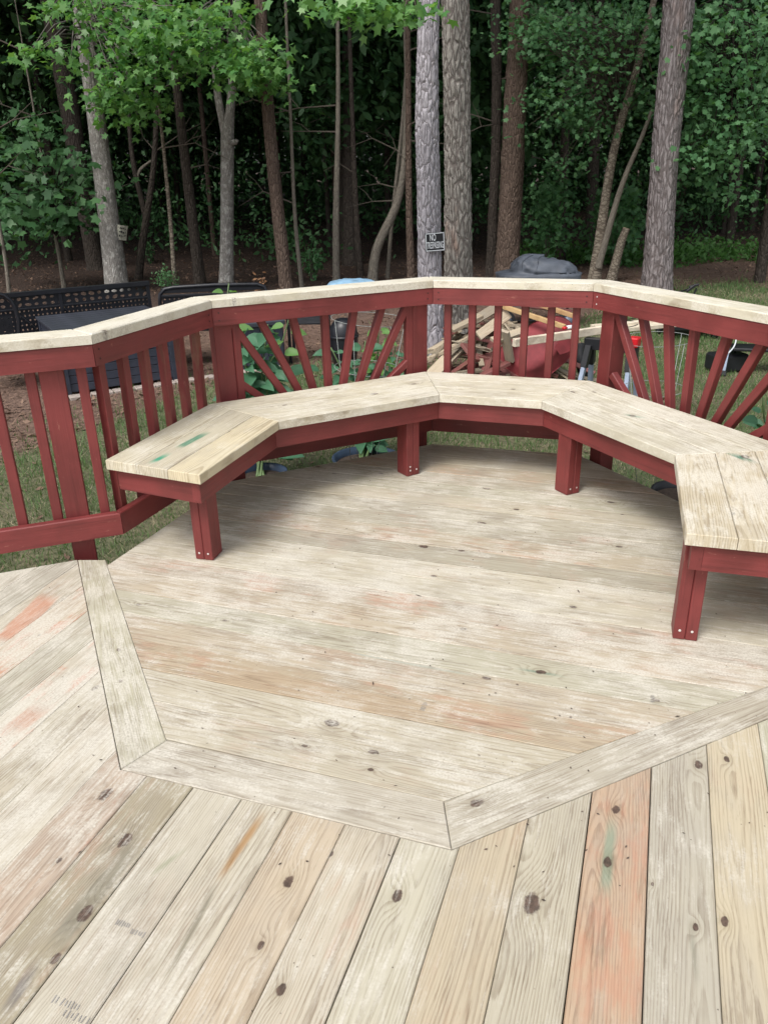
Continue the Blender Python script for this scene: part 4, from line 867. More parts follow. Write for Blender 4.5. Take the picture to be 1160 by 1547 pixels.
# shrubs and seedlings at the edge of the woods
def shrub(x, y, w, h, m, label, n=220, s=0.07, shape=OVAL, group=None, name='shrub'):
    b = U(x, y, GZ); d0 = b[1]; k = d0 / FPX; rx = w * k / 2; rz = h * k; root = empty(name, (b[0], d0, float(ground_z(b[0], d0))), label, 'shrub', group)
    u = RNG.normal(0, 1, (n, 3)); u /= np.linalg.norm(u, axis=1)[:, None]; r = RNG.random(n) ** 0.4
    pos = u * r[:, None] * np.array([rx, rx, rz / 2]) * (1 + 0.3 * np.sin(u[:, :1] * 6 + x)) + np.array([b[0], d0, float(ground_z(b[0], d0)) + rz * 0.52]); pos[:, 2] = np.maximum(pos[:, 2], GZ + 0.03)
    leaves('foliage', pos, RNG.uniform(s * 0.6, s * 1.3, n), shape, m, root); mb = MB()
    for _ in range(9):
        e = pos[random.randrange(n)]; mb.tube([(b[0] + random.uniform(-.04, .04), d0, GZ - 0.03), (np.array([b[0], d0, GZ]) + e) / 2 + np.array([0, 0, 0.1]), e], [0.009, 0.006, 0.003], 5, False)
    mb.build('stems', M_thin, root); return root
shrub(472, 425, 42, 55, M_leaf_maple, 'small leafy green shrub beside the spindly stem', 260, 0.09)
shrub(253, 441, 36, 36, M_leaf_maple, 'low feathery green shrub at the foot of the bare pale stem', 320, 0.05)
shrub(225, 400, 26, 30, M_leaf_dark, 'low dark green seedlings behind the forked tree', 160, 0.08)
shrub(430, 395, 50, 50, M_leaf_dark, 'dark green bush just left of the spindly stem', 200, 0.12)
shrub(395, 445, 22, 34, leaf_mat('dead_leaves', (0.20, 0.10, 0.05), (0.34, 0.19, 0.10), 0.1), 'withered brown sapling behind the curved black chair back', 40, 0.08)
for x, y, w, h, l in ((825, 410, 70, 150, 'tall ivy-like thicket behind the grey covered grill'), (930, 405, 80, 110, 'dense green thicket behind the mottled maple trunk'), (1075, 345, 120, 70, 'dark bush under the right hand maple leaves'), (960, 330, 60, 140, 'green thicket seen between the maple and the largest pine')): shrub(x, y, w, h, M_leaf_maple if x != 1075 else M_leaf_dark, l, 900, 0.13, MAPLE)
n = 5200; x = RNG.uniform(2.6, 9.5, n); y = RNG.uniform(16.2, 18.6, n) + 0.5 * np.sin(x * 2); pos = np.stack([x, y, ground_z(x, y) + RNG.random(n) ** 2 * 0.34], 1)
o = leaves('ground_cover', pos, RNG.uniform(0.06, 0.14, n), OVAL, leaf_mat('ivy', (0.045, 0.13, 0.03), (0.09, 0.22, 0.05), 0.3), None); tag(o, 'bright low green ground cover along the edge of the woods', 'ground cover', kind='stuff')

# trees deeper in the woods
tm = []
for k in range(5):
    h = random.uniform(9, 12); sw = random.uniform(-0.5, 0.5); o = trunk_mesh('trunk', [(0, 0, -0.3, 0.14), (sw * 0.3, 0.05, h * 0.3, 0.12), (sw * 0.6, 0, h * 0.65, 0.09), (sw, 0.1, h, 0.03)], (M_dark, M_dark, M_dark, M_pine_d, M_dark)[k], None, 9, 24); tm.append(o.data); bpy.data.objects.remove(o)
spots = []
while len(spots) < 125:
    y = 18.0 + 31 * random.random() ** 1.1; x = random.uniform(-0.62, 0.62) * (y + 8)
    if all((x - a) ** 2 + (y - b) ** 2 > 1.1 for a, b in spots) and not (x > 3 and y < 19): spots.append((x, y))
for x, y in spots:
    z = float(ground_z(x, y)); r = empty('woodland_tree', (x, y, z), 'slender shadowed tree standing deep in the woods', 'tree', 'trees deep in the woods')
    sc_ = random.uniform(0.35, 0.9); M = Matrix.Translation((x, y, z)) @ Matrix.Rotation(random.uniform(0, 6.28), 4, 'Z') @ Matrix.Diagonal((sc_, sc_, random.uniform(0.9, 1.3), 1))
    o = bpy.data.objects.new('trunk', random.choice(tm)); link(o, r, M)
    crown(r, x, y, z + random.uniform(7.5, 10.5), random.uniform(0.85, 1.2)); crown(r, x + random.uniform(-1, 1), y + random.uniform(-1, 1), z + random.uniform(3.8, 6.0), random.uniform(0.45, 0.75))
def leafy(name, n, xr, yr, zr, s, m, label, dens, cat):
    k = n * 4; y = RNG.uniform(*yr, k); x = RNG.uniform(-1, 1, k) * xr * (y + 8) / (yr[1] + 8); z = RNG.uniform(*zr, k)
    f = np.sin(x * 0.9 + 2.0 * np.sin(z * 0.7)) * np.sin(z * 1.1 + 0.6 * y) + 0.5 * np.sin(x * 2.3 + y) * np.sin(z * 2.6) + RNG.normal(0, 0.35, k); ok = f > dens; pos = np.stack([x, y, z + ground_z(x, y)], 1)[ok][:n]
    o = leaves(name, pos, RNG.uniform(s * 0.6, s * 1.4, len(pos)), OVAL, m, None); return tag(o, label, cat, kind='stuff')
leafy('undergrowth', 105000, 24, (16.2, 32), (0.4, 9.5), 0.105, M_leaf_dark, 'dark green understorey leaves hanging between the trunks', 0.2, 'undergrowth')
leafy('low_undergrowth', 5000, 24, (17, 32), (0.02, 0.8), 0.14, M_leaf_dark, 'sparse dark seedlings and low leaves on the forest floor', 0.5, 'undergrowth')
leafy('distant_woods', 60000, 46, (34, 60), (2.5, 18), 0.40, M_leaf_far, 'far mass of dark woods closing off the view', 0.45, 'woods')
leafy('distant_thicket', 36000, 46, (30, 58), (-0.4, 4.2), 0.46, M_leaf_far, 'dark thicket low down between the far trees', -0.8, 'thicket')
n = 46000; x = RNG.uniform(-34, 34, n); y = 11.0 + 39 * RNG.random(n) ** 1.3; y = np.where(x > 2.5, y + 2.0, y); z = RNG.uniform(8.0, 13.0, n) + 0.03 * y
o = leaves('shade_canopy', np.stack([x, y, z], 1), RNG.uniform(0.35, 0.7, n), OVAL, M_leaf_far, None, nbias=(0, 0, 1)); tag(o, 'added leaf canopy above the view that shades the woods', 'canopy', kind='stuff')  # leaf layer added overhead to keep sky light out of the woods

# ------------------------------------------------------------------ signs on the trees
M_black = plain('sign_black', (0.012, 0.013, 0.017), 0.4, 0.1); M_white = plain('sign_white', (0.72, 0.76, 0.80), 0.45, 0.05)
def text_mesh(txt, size, width=None):
    cu = bpy.data.curves.new('lettering', 'FONT'); cu.body = txt; cu.size = size; cu.align_x = 'CENTER'; cu.align_y = 'CENTER'; cu.extrude = 0.0004; cu.offset = size * 0.004
    o = bpy.data.objects.new('lettering', cu); COL.objects.link(o); bpy.context.view_layer.update()
    me = bpy.data.meshes.new_from_object(o.evaluated_get(bpy.context.evaluated_depsgraph_get())); bpy.data.objects.remove(o); 
    if width:
        xs = [v.co.x for v in me.vertices]; k = width / (max(xs) - min(xs))
        for v in me.vertices: v.co.x *= k
    return me
dS = dTL - 0.165; c = DP(657, 365.5, dS); w = 0.205; h = 0.185
Ms = Matrix.Translation(Vector([float(q) for q in c])) @ Matrix.Rotation(math.radians(4), 4, 'Z') @ Matrix.Rotation(math.radians(90), 4, 'X') @ Matrix.Rotation(math.radians(3), 4, 'Z')
sg = empty('warning_sign', c, 'small black and white NO TRESPASSING sign on the lavender pine', 'sign')
MB().box((0, 0, 0), (w, h, 0.002), None, 0).build('plate', M_black, sg, M=Ms)
fr_ = MB(); bt = 0.007
for cx, cy, dx, dy in ((0, h / 2 - 0.008, w - 0.012, bt), (0, -h / 2 + 0.008, w - 0.012, bt), (-w / 2 + 0.0095, 0, bt, h - 0.03), (w / 2 - 0.0095, 0, bt, h - 0.03)): fr_.box((cx, cy, 0.0015), (dx, dy, 0.0012))
fr_.build('border_line', M_white, sg, M=Ms)
for txt, sz, wd, cx, cy in (('NO', 0.088, 0.062, -0.022, 0.042), ('TRESPASSING', 0.075, 0.172, 0, -0.034)):
    me = text_mesh(txt, sz, wd); me.materials.append(M_white); hh = [v.co.y for v in me.vertices]; k = 0.066 / (max(hh) - min(hh))
    for v in me.vertices: v.co.y *= k
    o = bpy.data.objects.new('lettering', me); link(o, sg, Ms @ Matrix.Translation((cx, cy, 0.0016)))
dP = dGL - 0.02; c = DP(184.5, 351, dP)
pg = empty('weathered_plate', c, 'small curled weathered metal plate with illegible marks on the left sweetgum', 'sign')
M_plate = plain('weathered_tin', (0.42, 0.42, 0.34), 0.6, 0.35, 30)
Mp = Matrix.Translation(Vector([float(q) for q in c])) @ Matrix.Rotation(math.radians(14), 4, 'Y') @ Matrix.Rotation(math.radians(18), 4, 'Z')
mb = MB(); v = []
for i in range(7):
    s = i / 6; x = -0.085 + 0.17 * s; y = -0.05 + 0.06 * math.cos(s * 2.0 - 0.4) * -1 + 0.05
    v += [(x, y, -0.12), (x, y, 0.12)]
mb.add(v + [(p[0], p[1] + 0.004, p[2]) for p in v], [(2 * i, 2 * i + 2, 2 * i + 3, 2 * i + 1) for i in range(6)] + [(14 + 2 * i, 14 + 2 * i + 1, 14 + 2 * i + 3, 14 + 2 * i + 2) for i in range(6)]); mb.build('plate', M_plate, pg, M=Mp)
mb = MB()
for r_ in range(3):
    for k in range(4):
        s = 0.3 + 0.17 * k; x = -0.085 + 0.17 * s; y = -0.05 + 0.06 * math.cos(s * 2.0 - 0.4) * -1 + 0.05 - 0.006; mb.box((x, y, 0.07 - 0.06 * r_ + random.uniform(-.006, .006)), (random.uniform(.012, .024), 0.003, random.uniform(0.014, 0.035)))
mb.build('faded_marks', M_black, pg, M=Mp)

# ------------------------------------------------------------------ garden furniture beyond the rail
M_resin = plain('navy_resin', (0.036, 0.042, 0.062), 0.42, 0.2, 9); M_resin_top = plain('grey_resin_lid', (0.045, 0.05, 0.065), 0.36, 0.25, 7)
M_iron = plain('black_cast_metal', (0.011, 0.012, 0.017), 0.38, 0.2); M_edge = plain('paver_edge', (0.34, 0.29, 0.26), 0.9, 0.2, 14, bump=0.3)
FL = v2(U(103, 603, GZ)); FRt = v2(U(270, 578, GZ)); bx = (FRt - FL) / np.linalg.norm(FRt - FL); by = np.array([-bx[1], bx[0]]); BW, BD, BT = np.linalg.norm(FRt - FL), 0.91, 0.13
box = empty('storage_box', (*FL, GZ), 'dark navy resin deck box with plank sides standing on the grass edge', 'storage box')
def bl_(u, w, z): return (*(FL + bx * u + by * w), z)
nP = 7; hh = (BT - 0.035 - (GZ + 0.05)) / nP
for side in range(3):
    for k in range(nP):
        z = GZ + 0.05 + hh * (k + 0.5)
        a, b = ((bl_(0.03, 0.02, z), bl_(BW - 0.03, 0.02, z)), (bl_(0.02, 0.04, z), bl_(0.02, BD - 0.04, z)), (bl_(BW - 0.02, 0.04, z), bl_(BW - 0.02, BD - 0.04, z)))[side]
        stick('plank', a, b, 0.022, hh - 0.006, M_resin, box)
for u, w in ((0.02, 0.015), (BW - 0.02, 0.015), (0.02, BD - 0.02), (BW - 0.02, BD - 0.02)): stick('corner_post', bl_(u, w, GZ), bl_(u, w, BT - 0.03), 0.05, 0.05, M_resin, box, up=(bx[0], bx[1], 0))
stick('back_panel', bl_(0.04, BD - 0.03, (BT + GZ) / 2), bl_(BW - 0.04, BD - 0.03, (BT + GZ) / 2), 0.02, 0.55, M_resin, box)
for k in range(8): w = -0.02 + (BD + 0.04) * (k + 0.5) / 8; stick('lid_slat', bl_(-0.02, w, BT - 0.012), bl_(BW + 0.02, w, BT - 0.012), (BD + 0.04) / 8 - 0.004, 0.026, M_resin_top, box)
ed = empty('garden_edging', (*(FL - by * 0.06), GZ), 'pale concrete edging pavers along the foot of the navy box', 'edging')
for k in range(-1, 11): a = FL + bx * (k * 0.2) - by * 0.075; b = FL + bx * (k * 0.2 + 0.196) - by * 0.075; stick('paver', (*a, GZ + 0.012 + random.uniform(-.004, .004)), (*b, GZ + 0.012), 0.10, 0.06, M_edge, ed, ch=0.008)
def lattice(name, P, ax, L, z0, z1, cell, parent, hole=0.3, wob=0.25):
    """cast panel pierced with rounded holes"""
    mb = MB(); ax = np.array([*ax, 0]); nn = np.array([-ax[1], ax[0], 0]); nu, nv = max(1, int(L / cell)), max(1, int(round((z1 - z0) / cell))); cu, cv = L / nu, (z1 - z0) / nv
    for i in range(nu):
        for j in range(nv):
            o = np.array([*P, z0]) + ax * cu * i + np.array([0, 0, cv * j]); r1, r2, th = hole * random.uniform(1 - wob, 1 + wob), hole * random.uniform(0.55, 1), random.uniform(0, 3.14)
            out = [(0, 0), (.5, 0), (1, 0), (1, .5), (1, 1), (.5, 1), (0, 1), (0, .5)]; inn = []
            for k in range(8):
                a = -2.356 + k * math.pi / 4; x = r1 * math.cos(a - th); y = r2 * math.sin(a - th); inn.append((.5 + x * math.cos(th) - y * math.sin(th), .5 + x * math.sin(th) + y * math.cos(th)))
            V = [o + ax * cu * q[0] + np.array([0, 0, cv * q[1]]) for q in out] + [o + ax * cu * q[0] + np.array([0, 0, cv * q[1]]) for q in inn]; V += [p + nn * 0.012 for p in V]
            F = [(k, (k + 1) % 8, 8 + (k + 1) % 8, 8 + k) for k in range(8)] + [(8 + k, 8 + (k + 1) % 8, 24 + (k + 1) % 8, 24 + k) for k in range(8)] + [(16 + k, 24 + k, 24 + (k + 1) % 8, 16 + (k + 1) % 8) for k in range(8)]
            mb.add(V, F)
    return tag(mb.build(name, M_iron, parent), kind='stuff')
Pb = FL + by * (BD + 0.16) - bx * 0.62
bn = empty('patio_bench', (*Pb, GZ), 'long black cast metal bench with pierced lattice back behind the navy box', 'bench')
LB = 1.78; zt = 0.335; zm = 0.19
lattice('lattice_panel', Pb, bx, LB, -0.08, zm, 0.042, bn, 0.24, 0.15); lattice('lattice_panel', Pb + by * 0.002, bx, LB, zm + 0.01, zt - 0.02, 0.075, bn, 0.33, 0.35)
def bb(u, z, w=0.0): return (*(Pb + bx * u + by * w), z)
stick('top_bar', bb(-0.02, zt), bb(LB + 0.02, zt), 0.05, 0.045, M_iron, bn); stick('middle_bar', bb(0, zm), bb(LB, zm), 0.03, 0.018, M_iron, bn)
for u in (0.0, LB / 2, LB): stick('upright', bb(u, GZ), bb(u, zt - 0.02), 0.035, 0.035, M_iron, bn, up=(bx[0], bx[1], 0))
stick('seat', bb(0.0, -0.10, -0.2), bb(LB, -0.10, -0.2), 0.36, 0.03, M_iron, bn)
for u in (0.45, 0.9, 1.35): stick('brace', bb(u, zm - 0.02, -0.01), bb(u + 0.16, zm - 0.2, -0.03), 0.012, 0.012, M_iron, bn)
# left arm with a curved frame
ar = [VP(x, y, Pb - by * 0.55, Pb - by * 0.55 + bx) for x, y in ((-30, 440), (-8, 443), (6, 446), (17, 454), (24, 467), (29, 484), (30, 512))]; ar.append(ar[-1] * np.array([1, 1, 0]) + np.array([0, 0, GZ]))
mb = MB(); mb.tube(ar, 0.02, 8); mb.build('arm_frame', M_iron, bn, True)
lattice('lattice_panel', v2(ar[-2]) - bx * 0.45, bx, 0.42, -0.15, 0.22, 0.05, bn, 0.22, 0.2)
Pr = v2(DP(241, 450, 8.75)); rx_ = np.array([1, 0.14]) / np.linalg.norm([1, 0.14])
bn2 = empty('patio_bench', (*Pr, GZ), 'black metal loveseat with rounded back top, right of the lattice bench', 'bench')
fr = [(*(Pr + rx_ * u), z) for u, z in ((0, GZ), (0, 0.12), (0.015, 0.21), (0.07, 0.262), (0.16, 0.275), (0.6, 0.285), (1.05, 0.275), (1.12, 0.25), (1.15, 0.18), (1.15, GZ))]
MB().tube(fr, 0.022, 8).build('back_frame', M_iron, bn2, True)
stick('back_panel', (*(Pr + rx_ * 0.03), 0.245), (*(Pr + rx_ * 1.12), 0.245), 0.012, 0.055, M_iron, bn2); stick('middle_bar', (*(Pr + rx_ * 0.0), 0.19), (*(Pr + rx_ * 1.15), 0.19), 0.03, 0.025, M_iron, bn2)
lattice('lattice_panel', Pr + rx_ * 0.03, rx_, 1.1, -0.08, 0.18, 0.05, bn2, 0.2, 0.2)
stick('seat', (*(Pr + rx_ * 0.02 - np.array([0, 0.25])), -0.1), (*(Pr + rx_ * 1.13 - np.array([0, 0.25])), -0.1), 0.45, 0.03, M_iron, bn2)
for k in (0.25, 0.42): stick('brace', (*(Pr + rx_ * k), 0.19), (*(Pr + rx_ * (k + 0.1) - np.array([0, 0.04])), 0.06), 0.012, 0.012, M_iron, bn2)
# ribbed black planter cabinet, chair, barrel
c0 = v2(U(352, 566, GZ)); c1 = v2(U(430, 556, GZ)); cx_ = (c1 - c0) / np.linalg.norm(c1 - c0); cy_ = np.array([-cx_[1], cx_[0]]); cw = np.linalg.norm(c1 - c0)
cb = empty('planter_cabinet', (*c0, GZ), 'black resin cabinet with vertical ribs behind the broad-leaved plants', 'cabinet'); zt = -0.02
for k in range(7): u = cw * (k + 0.5) / 7; P = c0 + cx_ * u; stick('panel', (*P, GZ + 0.03), (*P, zt - 0.03), 0.03, cw / 7 - 0.006, M_resin, cb, up=(cx_[0], cx_[1], 0))
for k in range(5): P = c1 + cy_ * (0.04 + 0.09 * k); stick('panel', (*P, GZ + 0.03), (*P, zt - 0.03), 0.03, 0.084, M_resin, cb, up=(cy_[0], cy_[1], 0))
P = (c0 + c1) / 2 + cy_ * 0.2; stick('lid', (*(P - cx_ * (cw / 2 + 0.03)), zt), (*(P + cx_ * (cw / 2 + 0.03)), zt), 0.48, 0.05, M_resin_top, cb, ch=0.01); stick('back_panel', (*(c0 + cy_ * 0.4), (GZ + zt) / 2), (*(c1 + cy_ * 0.4), (GZ + zt) / 2), 0.02, 0.44, M_resin, cb)
ch0 = v2(U(468, 549, GZ)); chr_ = empty('patio_chair', (*ch0, GZ), 'black metal garden chair beside the ribbed cabinet', 'chair')
for dx, dy in ((-.2, 0), (.2, 0), (-.2, .4), (.2, .4)): stick('leg', (ch0[0] + dx, ch0[1] + dy, GZ), (ch0[0] + dx, ch0[1] + dy, (-0.08 if dy == 0 else 0.06)), 0.03, 0.03, M_iron, chr_, up=(1, 0, 0))
for k in range(5): stick('seat_slat', (ch0[0] - .22, ch0[1] + 0.04 + .085 * k, -0.08), (ch0[0] + .22, ch0[1] + 0.04 + .085 * k, -0.08), 0.07, 0.02, M_iron, chr_)
for k in range(2): stick('back_slat', (ch0[0] - .2, ch0[1] + .41, 0.0 + .05 * k), (ch0[0] + .2, ch0[1] + .41, 0.0 + .05 * k), 0.02, 0.035, M_iron, chr_)
for dx in (-.21, .21): stick('arm', (ch0[0] + dx, ch0[1] - .01, 0.03), (ch0[0] + dx, ch0[1] + .41, 0.03), 0.035, 0.02, M_iron, chr_); stick('arm_post', (ch0[0] + dx, ch0[1], -0.08), (ch0[0] + dx, ch0[1], 0.025), 0.025, 0.025, M_iron, chr_, up=(1, 0, 0))
bp = U(521, 553, GZ); brl = empty('planter_pot', bp, 'large round black planter pot behind the wire cage', 'pot')
MB().lathe([(0.001, 0), (0.115, 0.0), (0.14, 0.15), (0.15, 0.32), (0.135, 0.42), (0.09, 0.48), (0.04, 0.50), (0.001, 0.50)], bp, 20).build('body', M_iron, brl, True); MB().lathe([(0.151, 0.30), (0.157, 0.305), (0.157, 0.325), (0.149, 0.33)], bp, 20).build('rim', M_iron, brl, True)

# blue tarpaulin bundle
M_tarp = plain('light_blue_tarp', (0.26, 0.44, 0.62), 0.45, 0.25, 6)
tb = DP(533, 424, 12.2); v = []; f = []; nu, nv = 36, 14
for j in range(nv + 1):
    for i in range(nu):
        a = 2 * math.pi * i / nu; e = j / nv * math.pi / 2; r = 0.52 * math.cos(e) ** 0.6 * (1 + 0.06 * math.sin(5 * a + 3 * e) + 0.05 * math.sin(11 * a - 7 * e)); z = GZ + 0.39 * math.sin(e) + 0.025 * math.sin(7 * a + 9 * e) * math.cos(e) + 0.02 * math.sin(13 * a + 5 * e) * math.cos(e)
        v.append((tb[0] + r * math.cos(a), tb[1] + 0.75 * r * math.sin(a), max(GZ, z)))
for j in range(nv):
    for i in range(nu): f.append((j * nu + i, j * nu + (i + 1) % nu, (j + 1) * nu + (i + 1) % nu, (j + 1) * nu + i))
tag(mesh_obj('tarp_bundle', v, f, M_tarp, None, None, True), 'crumpled light blue tarpaulin bundle rising behind the railing', 'tarp')

# covered grill
M_cover = plain('grey_cover_cloth', (0.088, 0.102, 0.128), 0.55, 0.2, 7, bump=0.9); M_rub = plain('rubber', (0.018, 0.019, 0.022), 0.7, 0.2); M_hub = plain('grey_hub', (0.16, 0.20, 0.27), 0.45, 0.15)
gd = 10.3; g0 = DP(813, 404, gd); gr_ = empty('covered_grill', (g0[0], gd, GZ), 'lumpy grill under a dark grey weather cover at the edge of the woods', 'grill cover'); mb = MB()
nu, nv = 40, 26; V = []
for j in range(nv + 1):
    e = j / nv
    for i in range(nu):
        a = 2 * math.pi * i / nu; sx = math.copysign(abs(math.cos(a)) ** 0.55, math.cos(a)); sy = math.copysign(abs(math.sin(a)) ** 0.6, math.sin(a))
        if e < 0.45:                                  # skirt hanging down
            k = e / 0.45; z = GZ + 0.30 + 0.36 * k; X = 0.53 - 0.01 * k; Y = 0.31; wr = 0.018 * math.sin(9 * a + 2 * k) * (1 - k)
        elif e < 0.55: k = (e - 0.45) / 0.10; z = GZ + 0.66 + 0.03 * k; X = 0.55 - 0.17 * k; Y = 0.31 - 0.04 * k; wr = 0.0
        else: k = (e - 0.55) / 0.45; q = math.sin(k * math.pi / 2); z = GZ + 0.67 + 0.175 * q; c_ = math.cos(k * math.pi / 2) ** 0.62; X = 0.40 * (0.28 + 0.72 * c_) if k < 0.999 else 0.0; Y = 0.28 * c_; wr = 0.02 * math.sin(7 * a + 11 * k) * math.sin(3 * a + 1) + 0.016 * math.sin(15 * a - 9 * k + X * 9) * c_
        lean = 0.05 * (z - GZ); V.append((g0[0] + sx * (X + wr) + (0.07 if e > 0.5 else 0.0), gd + sy * (Y + wr), z + 0.012 * math.sin(sx * 9 + sy * 3) * (1 if 0.5 < e < 0.98 else 0.2) - 0.04 * sx * (1 if e > 0.55 else 0)))
F = [(j * nu + i, j * nu + (i + 1) % nu, (j + 1) * nu + (i + 1) % nu, (j + 1) * nu + i) for j in range(nv) for i in range(nu)]
mb.add(V, F).build('cover', M_cover, gr_, True)
mb = MB()                                           # rolled seams of the cover
for i in (11, 15, 20): mb.tube([np.array(V[j * nu + (nu - i)]) + np.array([0, -0.004, 0.002]) for j in range(15, nv)], 0.006, 5, False)
mb.build('seam', M_cover, gr_, True)
def wheel(c, r, w, ax, parent, hub=M_hub):
    R = Vector(ax).to_track_quat('Z', 'Y').to_matrix()
    wo_ = MB().lathe([(r * 0.66, -w / 2), (r * 0.92, -w / 2), (r, -w * 0.28), (r, w * 0.28), (r * 0.92, w / 2), (r * 0.66, w / 2), (r * 0.62, 0), (r * 0.66, -w / 2)], c, 24, R).build('wheel', M_rub, parent, True)
    MB().lathe([(0.001, -w * 0.35), (r * 0.2, -w * 0.4), (r * 0.25, -w * 0.15), (r * 0.64, -w * 0.2), (r * 0.64, w * 0.2), (r * 0.25, w * 0.15), (r * 0.2, w * 0.4), (0.001, w * 0.35)], c, 20, R).build('hub', hub, wo_, True)
gw = DP(857, 484, gd - 0.3); wheel((gw[0], gw[1], GZ + 0.115), 0.115, 0.05, (0.15, 1, 0), gr_); wheel((gw[0] - 0.75, gw[1] + 0.1, GZ + 0.115), 0.115, 0.05, (0.15, 1, 0), gr_)
for dx in (-0.45, 0.42): stick('cart_leg', (g0[0] + dx, gd + 0.1, GZ), (g0[0] + dx, gd + 0.1, GZ + 0.5), 0.03, 0.03, M_iron, gr_, up=(1, 0, 0))
stick('axle', (gw[0] - 0.78, gw[1] + 0.1, GZ + 0.115), (gw[0] + 0.02, gw[1], GZ + 0.115), 0.015, 0.015, M_iron, gr_)

# heap of torn-off lumber
def scrap(a, b, w, h, red, roll, label, i):
    up = Vector((math.sin(roll), 0.2 * math.cos(roll * 3), math.cos(roll))); o = stick('scrap_board', a, b, w, h, M_oldred if red else M_scrapwood, None, up=up, ch=0.002)
    o['seed'] = random.random(); k = random.uniform(0.45, 1.05); o['tint'] = [1.0 * k, 0.97 * k, 0.9 * k] if not red else [1, 1, 1]; o['dust'] = 0.0; o['worn'] = random.uniform(0, 0.8)
    tag(o, label, 'board', 'scrap boards heaped on the lawn')
LAB_R = 'old red painted board in the scrap lumber heap'; LAB_W = 'bare weathered board in the scrap lumber heap'
Hc_ = v2(U(752, 585, GZ)); 
def heap_h(x, y): return 0.60 * math.exp(-(((x - 1.02) / 0.70) ** 2 + ((y - 7.75) / 0.55) ** 2))
for i in range(120):
    r = math.sqrt(random.random()); a = random.uniform(0, 6.28); x = 1.14 + 0.60 * r * math.cos(a); y = 7.65 + 0.55 * r * math.sin(a); L = random.uniform(0.22, 0.85); th = random.gauss(0.15, 0.6) if random.random() < 0.5 else random.uniform(0, 3.14)
    lev = random.random() ** 0.7; z0 = GZ + 0.02 + heap_h(x, y) * lev; dx, dy = math.cos(th) * L / 2, math.sin(th) * L / 2
    za = max(GZ + 0.02, z0 + (heap_h(x - dx, y - dy) - heap_h(x, y)) * 0.7 * lev + random.uniform(-.03, .03)); zb = max(GZ + 0.02, z0 + (heap_h(x + dx, y + dy) - heap_h(x, y)) * 0.7 * lev + random.uniform(-.03, .03))
    red = random.random() < (0.7 if lev < 0.5 else 0.3); scrap((x - dx, y - dy, za), (x + dx, y + dy, zb), random.choice([0.09, 0.07, 0.13, 0.038, 0.05]), random.choice([0.015, 0.02, 0.03]), red, random.gauss(0, 0.35), LAB_R if red else LAB_W, i)
for (a, b, w, d_, red, lab) in (((682, 499), (726, 477), 0.09, 7.3, 0, 'pale splintered board poking out left of the scrap heap'), ((704, 492), (750, 464), 0.085, 7.5, 0, 'broad pale yellow board sloping up to the top of the scrap heap'), ((722, 508), (768, 474), 0.09, 7.2, 0, 'pale board crossing the middle of the scrap heap'),
        ((744, 515), (790, 500), 0.085, 7.0, 0, 'pale grey board end in front of the red wheelbarrow tray'), ((762, 500), (770, 545), 0.09, 6.95, 0, 'short whitish board standing on end in the scrap heap'), ((683, 590), (768, 548), 0.09, 6.9, 1, 'long red board with pale edge at the foot of the scrap heap'), ((690, 606), (745, 580), 0.07, 6.75, 0, 'thin pale board lying lowest on the grass before the scrap heap'),
        ((752, 462), (812, 482), 0.10, 7.7, 0, 'tan board lying across the top of the scrap heap'), ((790, 462), (860, 470), 0.10, 8.0, 1, 'red board slanting behind the wheelbarrow tray'), ((720, 545), (700, 520), 0.09, 6.95, 1, 'short red board at the left front of the scrap heap')):
    scrap(DP(*a, d_), DP(*b, d_ + 0.15), w, 0.03, red, random.gauss(0.5, 0.3), lab, 0)

# overturned red wheelbarrow
M_barrow = plain('wheelbarrow_red', (0.19, 0.028, 0.034), 0.75, 0.4, 4); M_handle = wood_mat('handle_wood', (0.52, 0.38, 0.22), (0.36, 0.23, 0.12), weather=0.1)
wb0 = DP(812, 522, 7.15); wb = empty('wheelbarrow', (wb0[0], wb0[1], GZ), 'overturned red wheelbarrow with wooden handle lying against the scrap heap', 'wheelbarrow')
Rz = Matrix.Rotation(math.radians(-28), 3, 'Y') @ Matrix.Rotation(math.radians(52), 3, 'X') @ Matrix.Rotation(math.radians(8), 3, 'Z')
prof = [(0.0, 0.06), (0.42, 0.06), (0.66, 0.055), (0.74, 0.03), (0.94, -0.10), (0.98, -0.115), (1.0, -0.10)]; nu = 40; v = []
for r, z in prof:
    for i in range(nu):
        a = 2 * math.pi * i / nu; sx = math.copysign(abs(math.cos(a)) ** 0.72, math.cos(a)); sy = math.copysign(abs(math.sin(a)) ** 0.72, math.sin(a)); q = Rz @ Vector((sx * r * 0.37, sy * r * 0.26 * (1 - 0.12 * sx), z)); v.append((q.x + wb0[0], q.y + wb0[1], q.z + wb0[2]))
f = [(j * nu + i, j * nu + (i + 1) % nu, (j + 1) * nu + (i + 1) % nu, (j + 1) * nu + i) for j in range(len(prof) - 1) for i in range(nu)]
mesh_obj('tray', v, f, M_barrow, wb, None, True)
hd = stick('handle', DP(757, 462, 7.35), DP(853, 494, 6.95), 0.035, 0.04, M_handle, wb); hd['seed'] = 0.3; hd['tint'] = [1.05, 0.98, 0.85]; hd['dust'] = 0.0
hd = stick('handle', DP(790, 452, 7.6), DP(868, 478, 7.3), 0.035, 0.04, M_handle, wb); hd['seed'] = 0.6; hd['tint'] = [0.9, 0.8, 0.7]; hd['dust'] = 0.0
k0 = [DP(x, y, 6.95) for x, y in ((846, 512), (862, 508), (868, 520), (858, 532), (845, 536), (838, 524))]
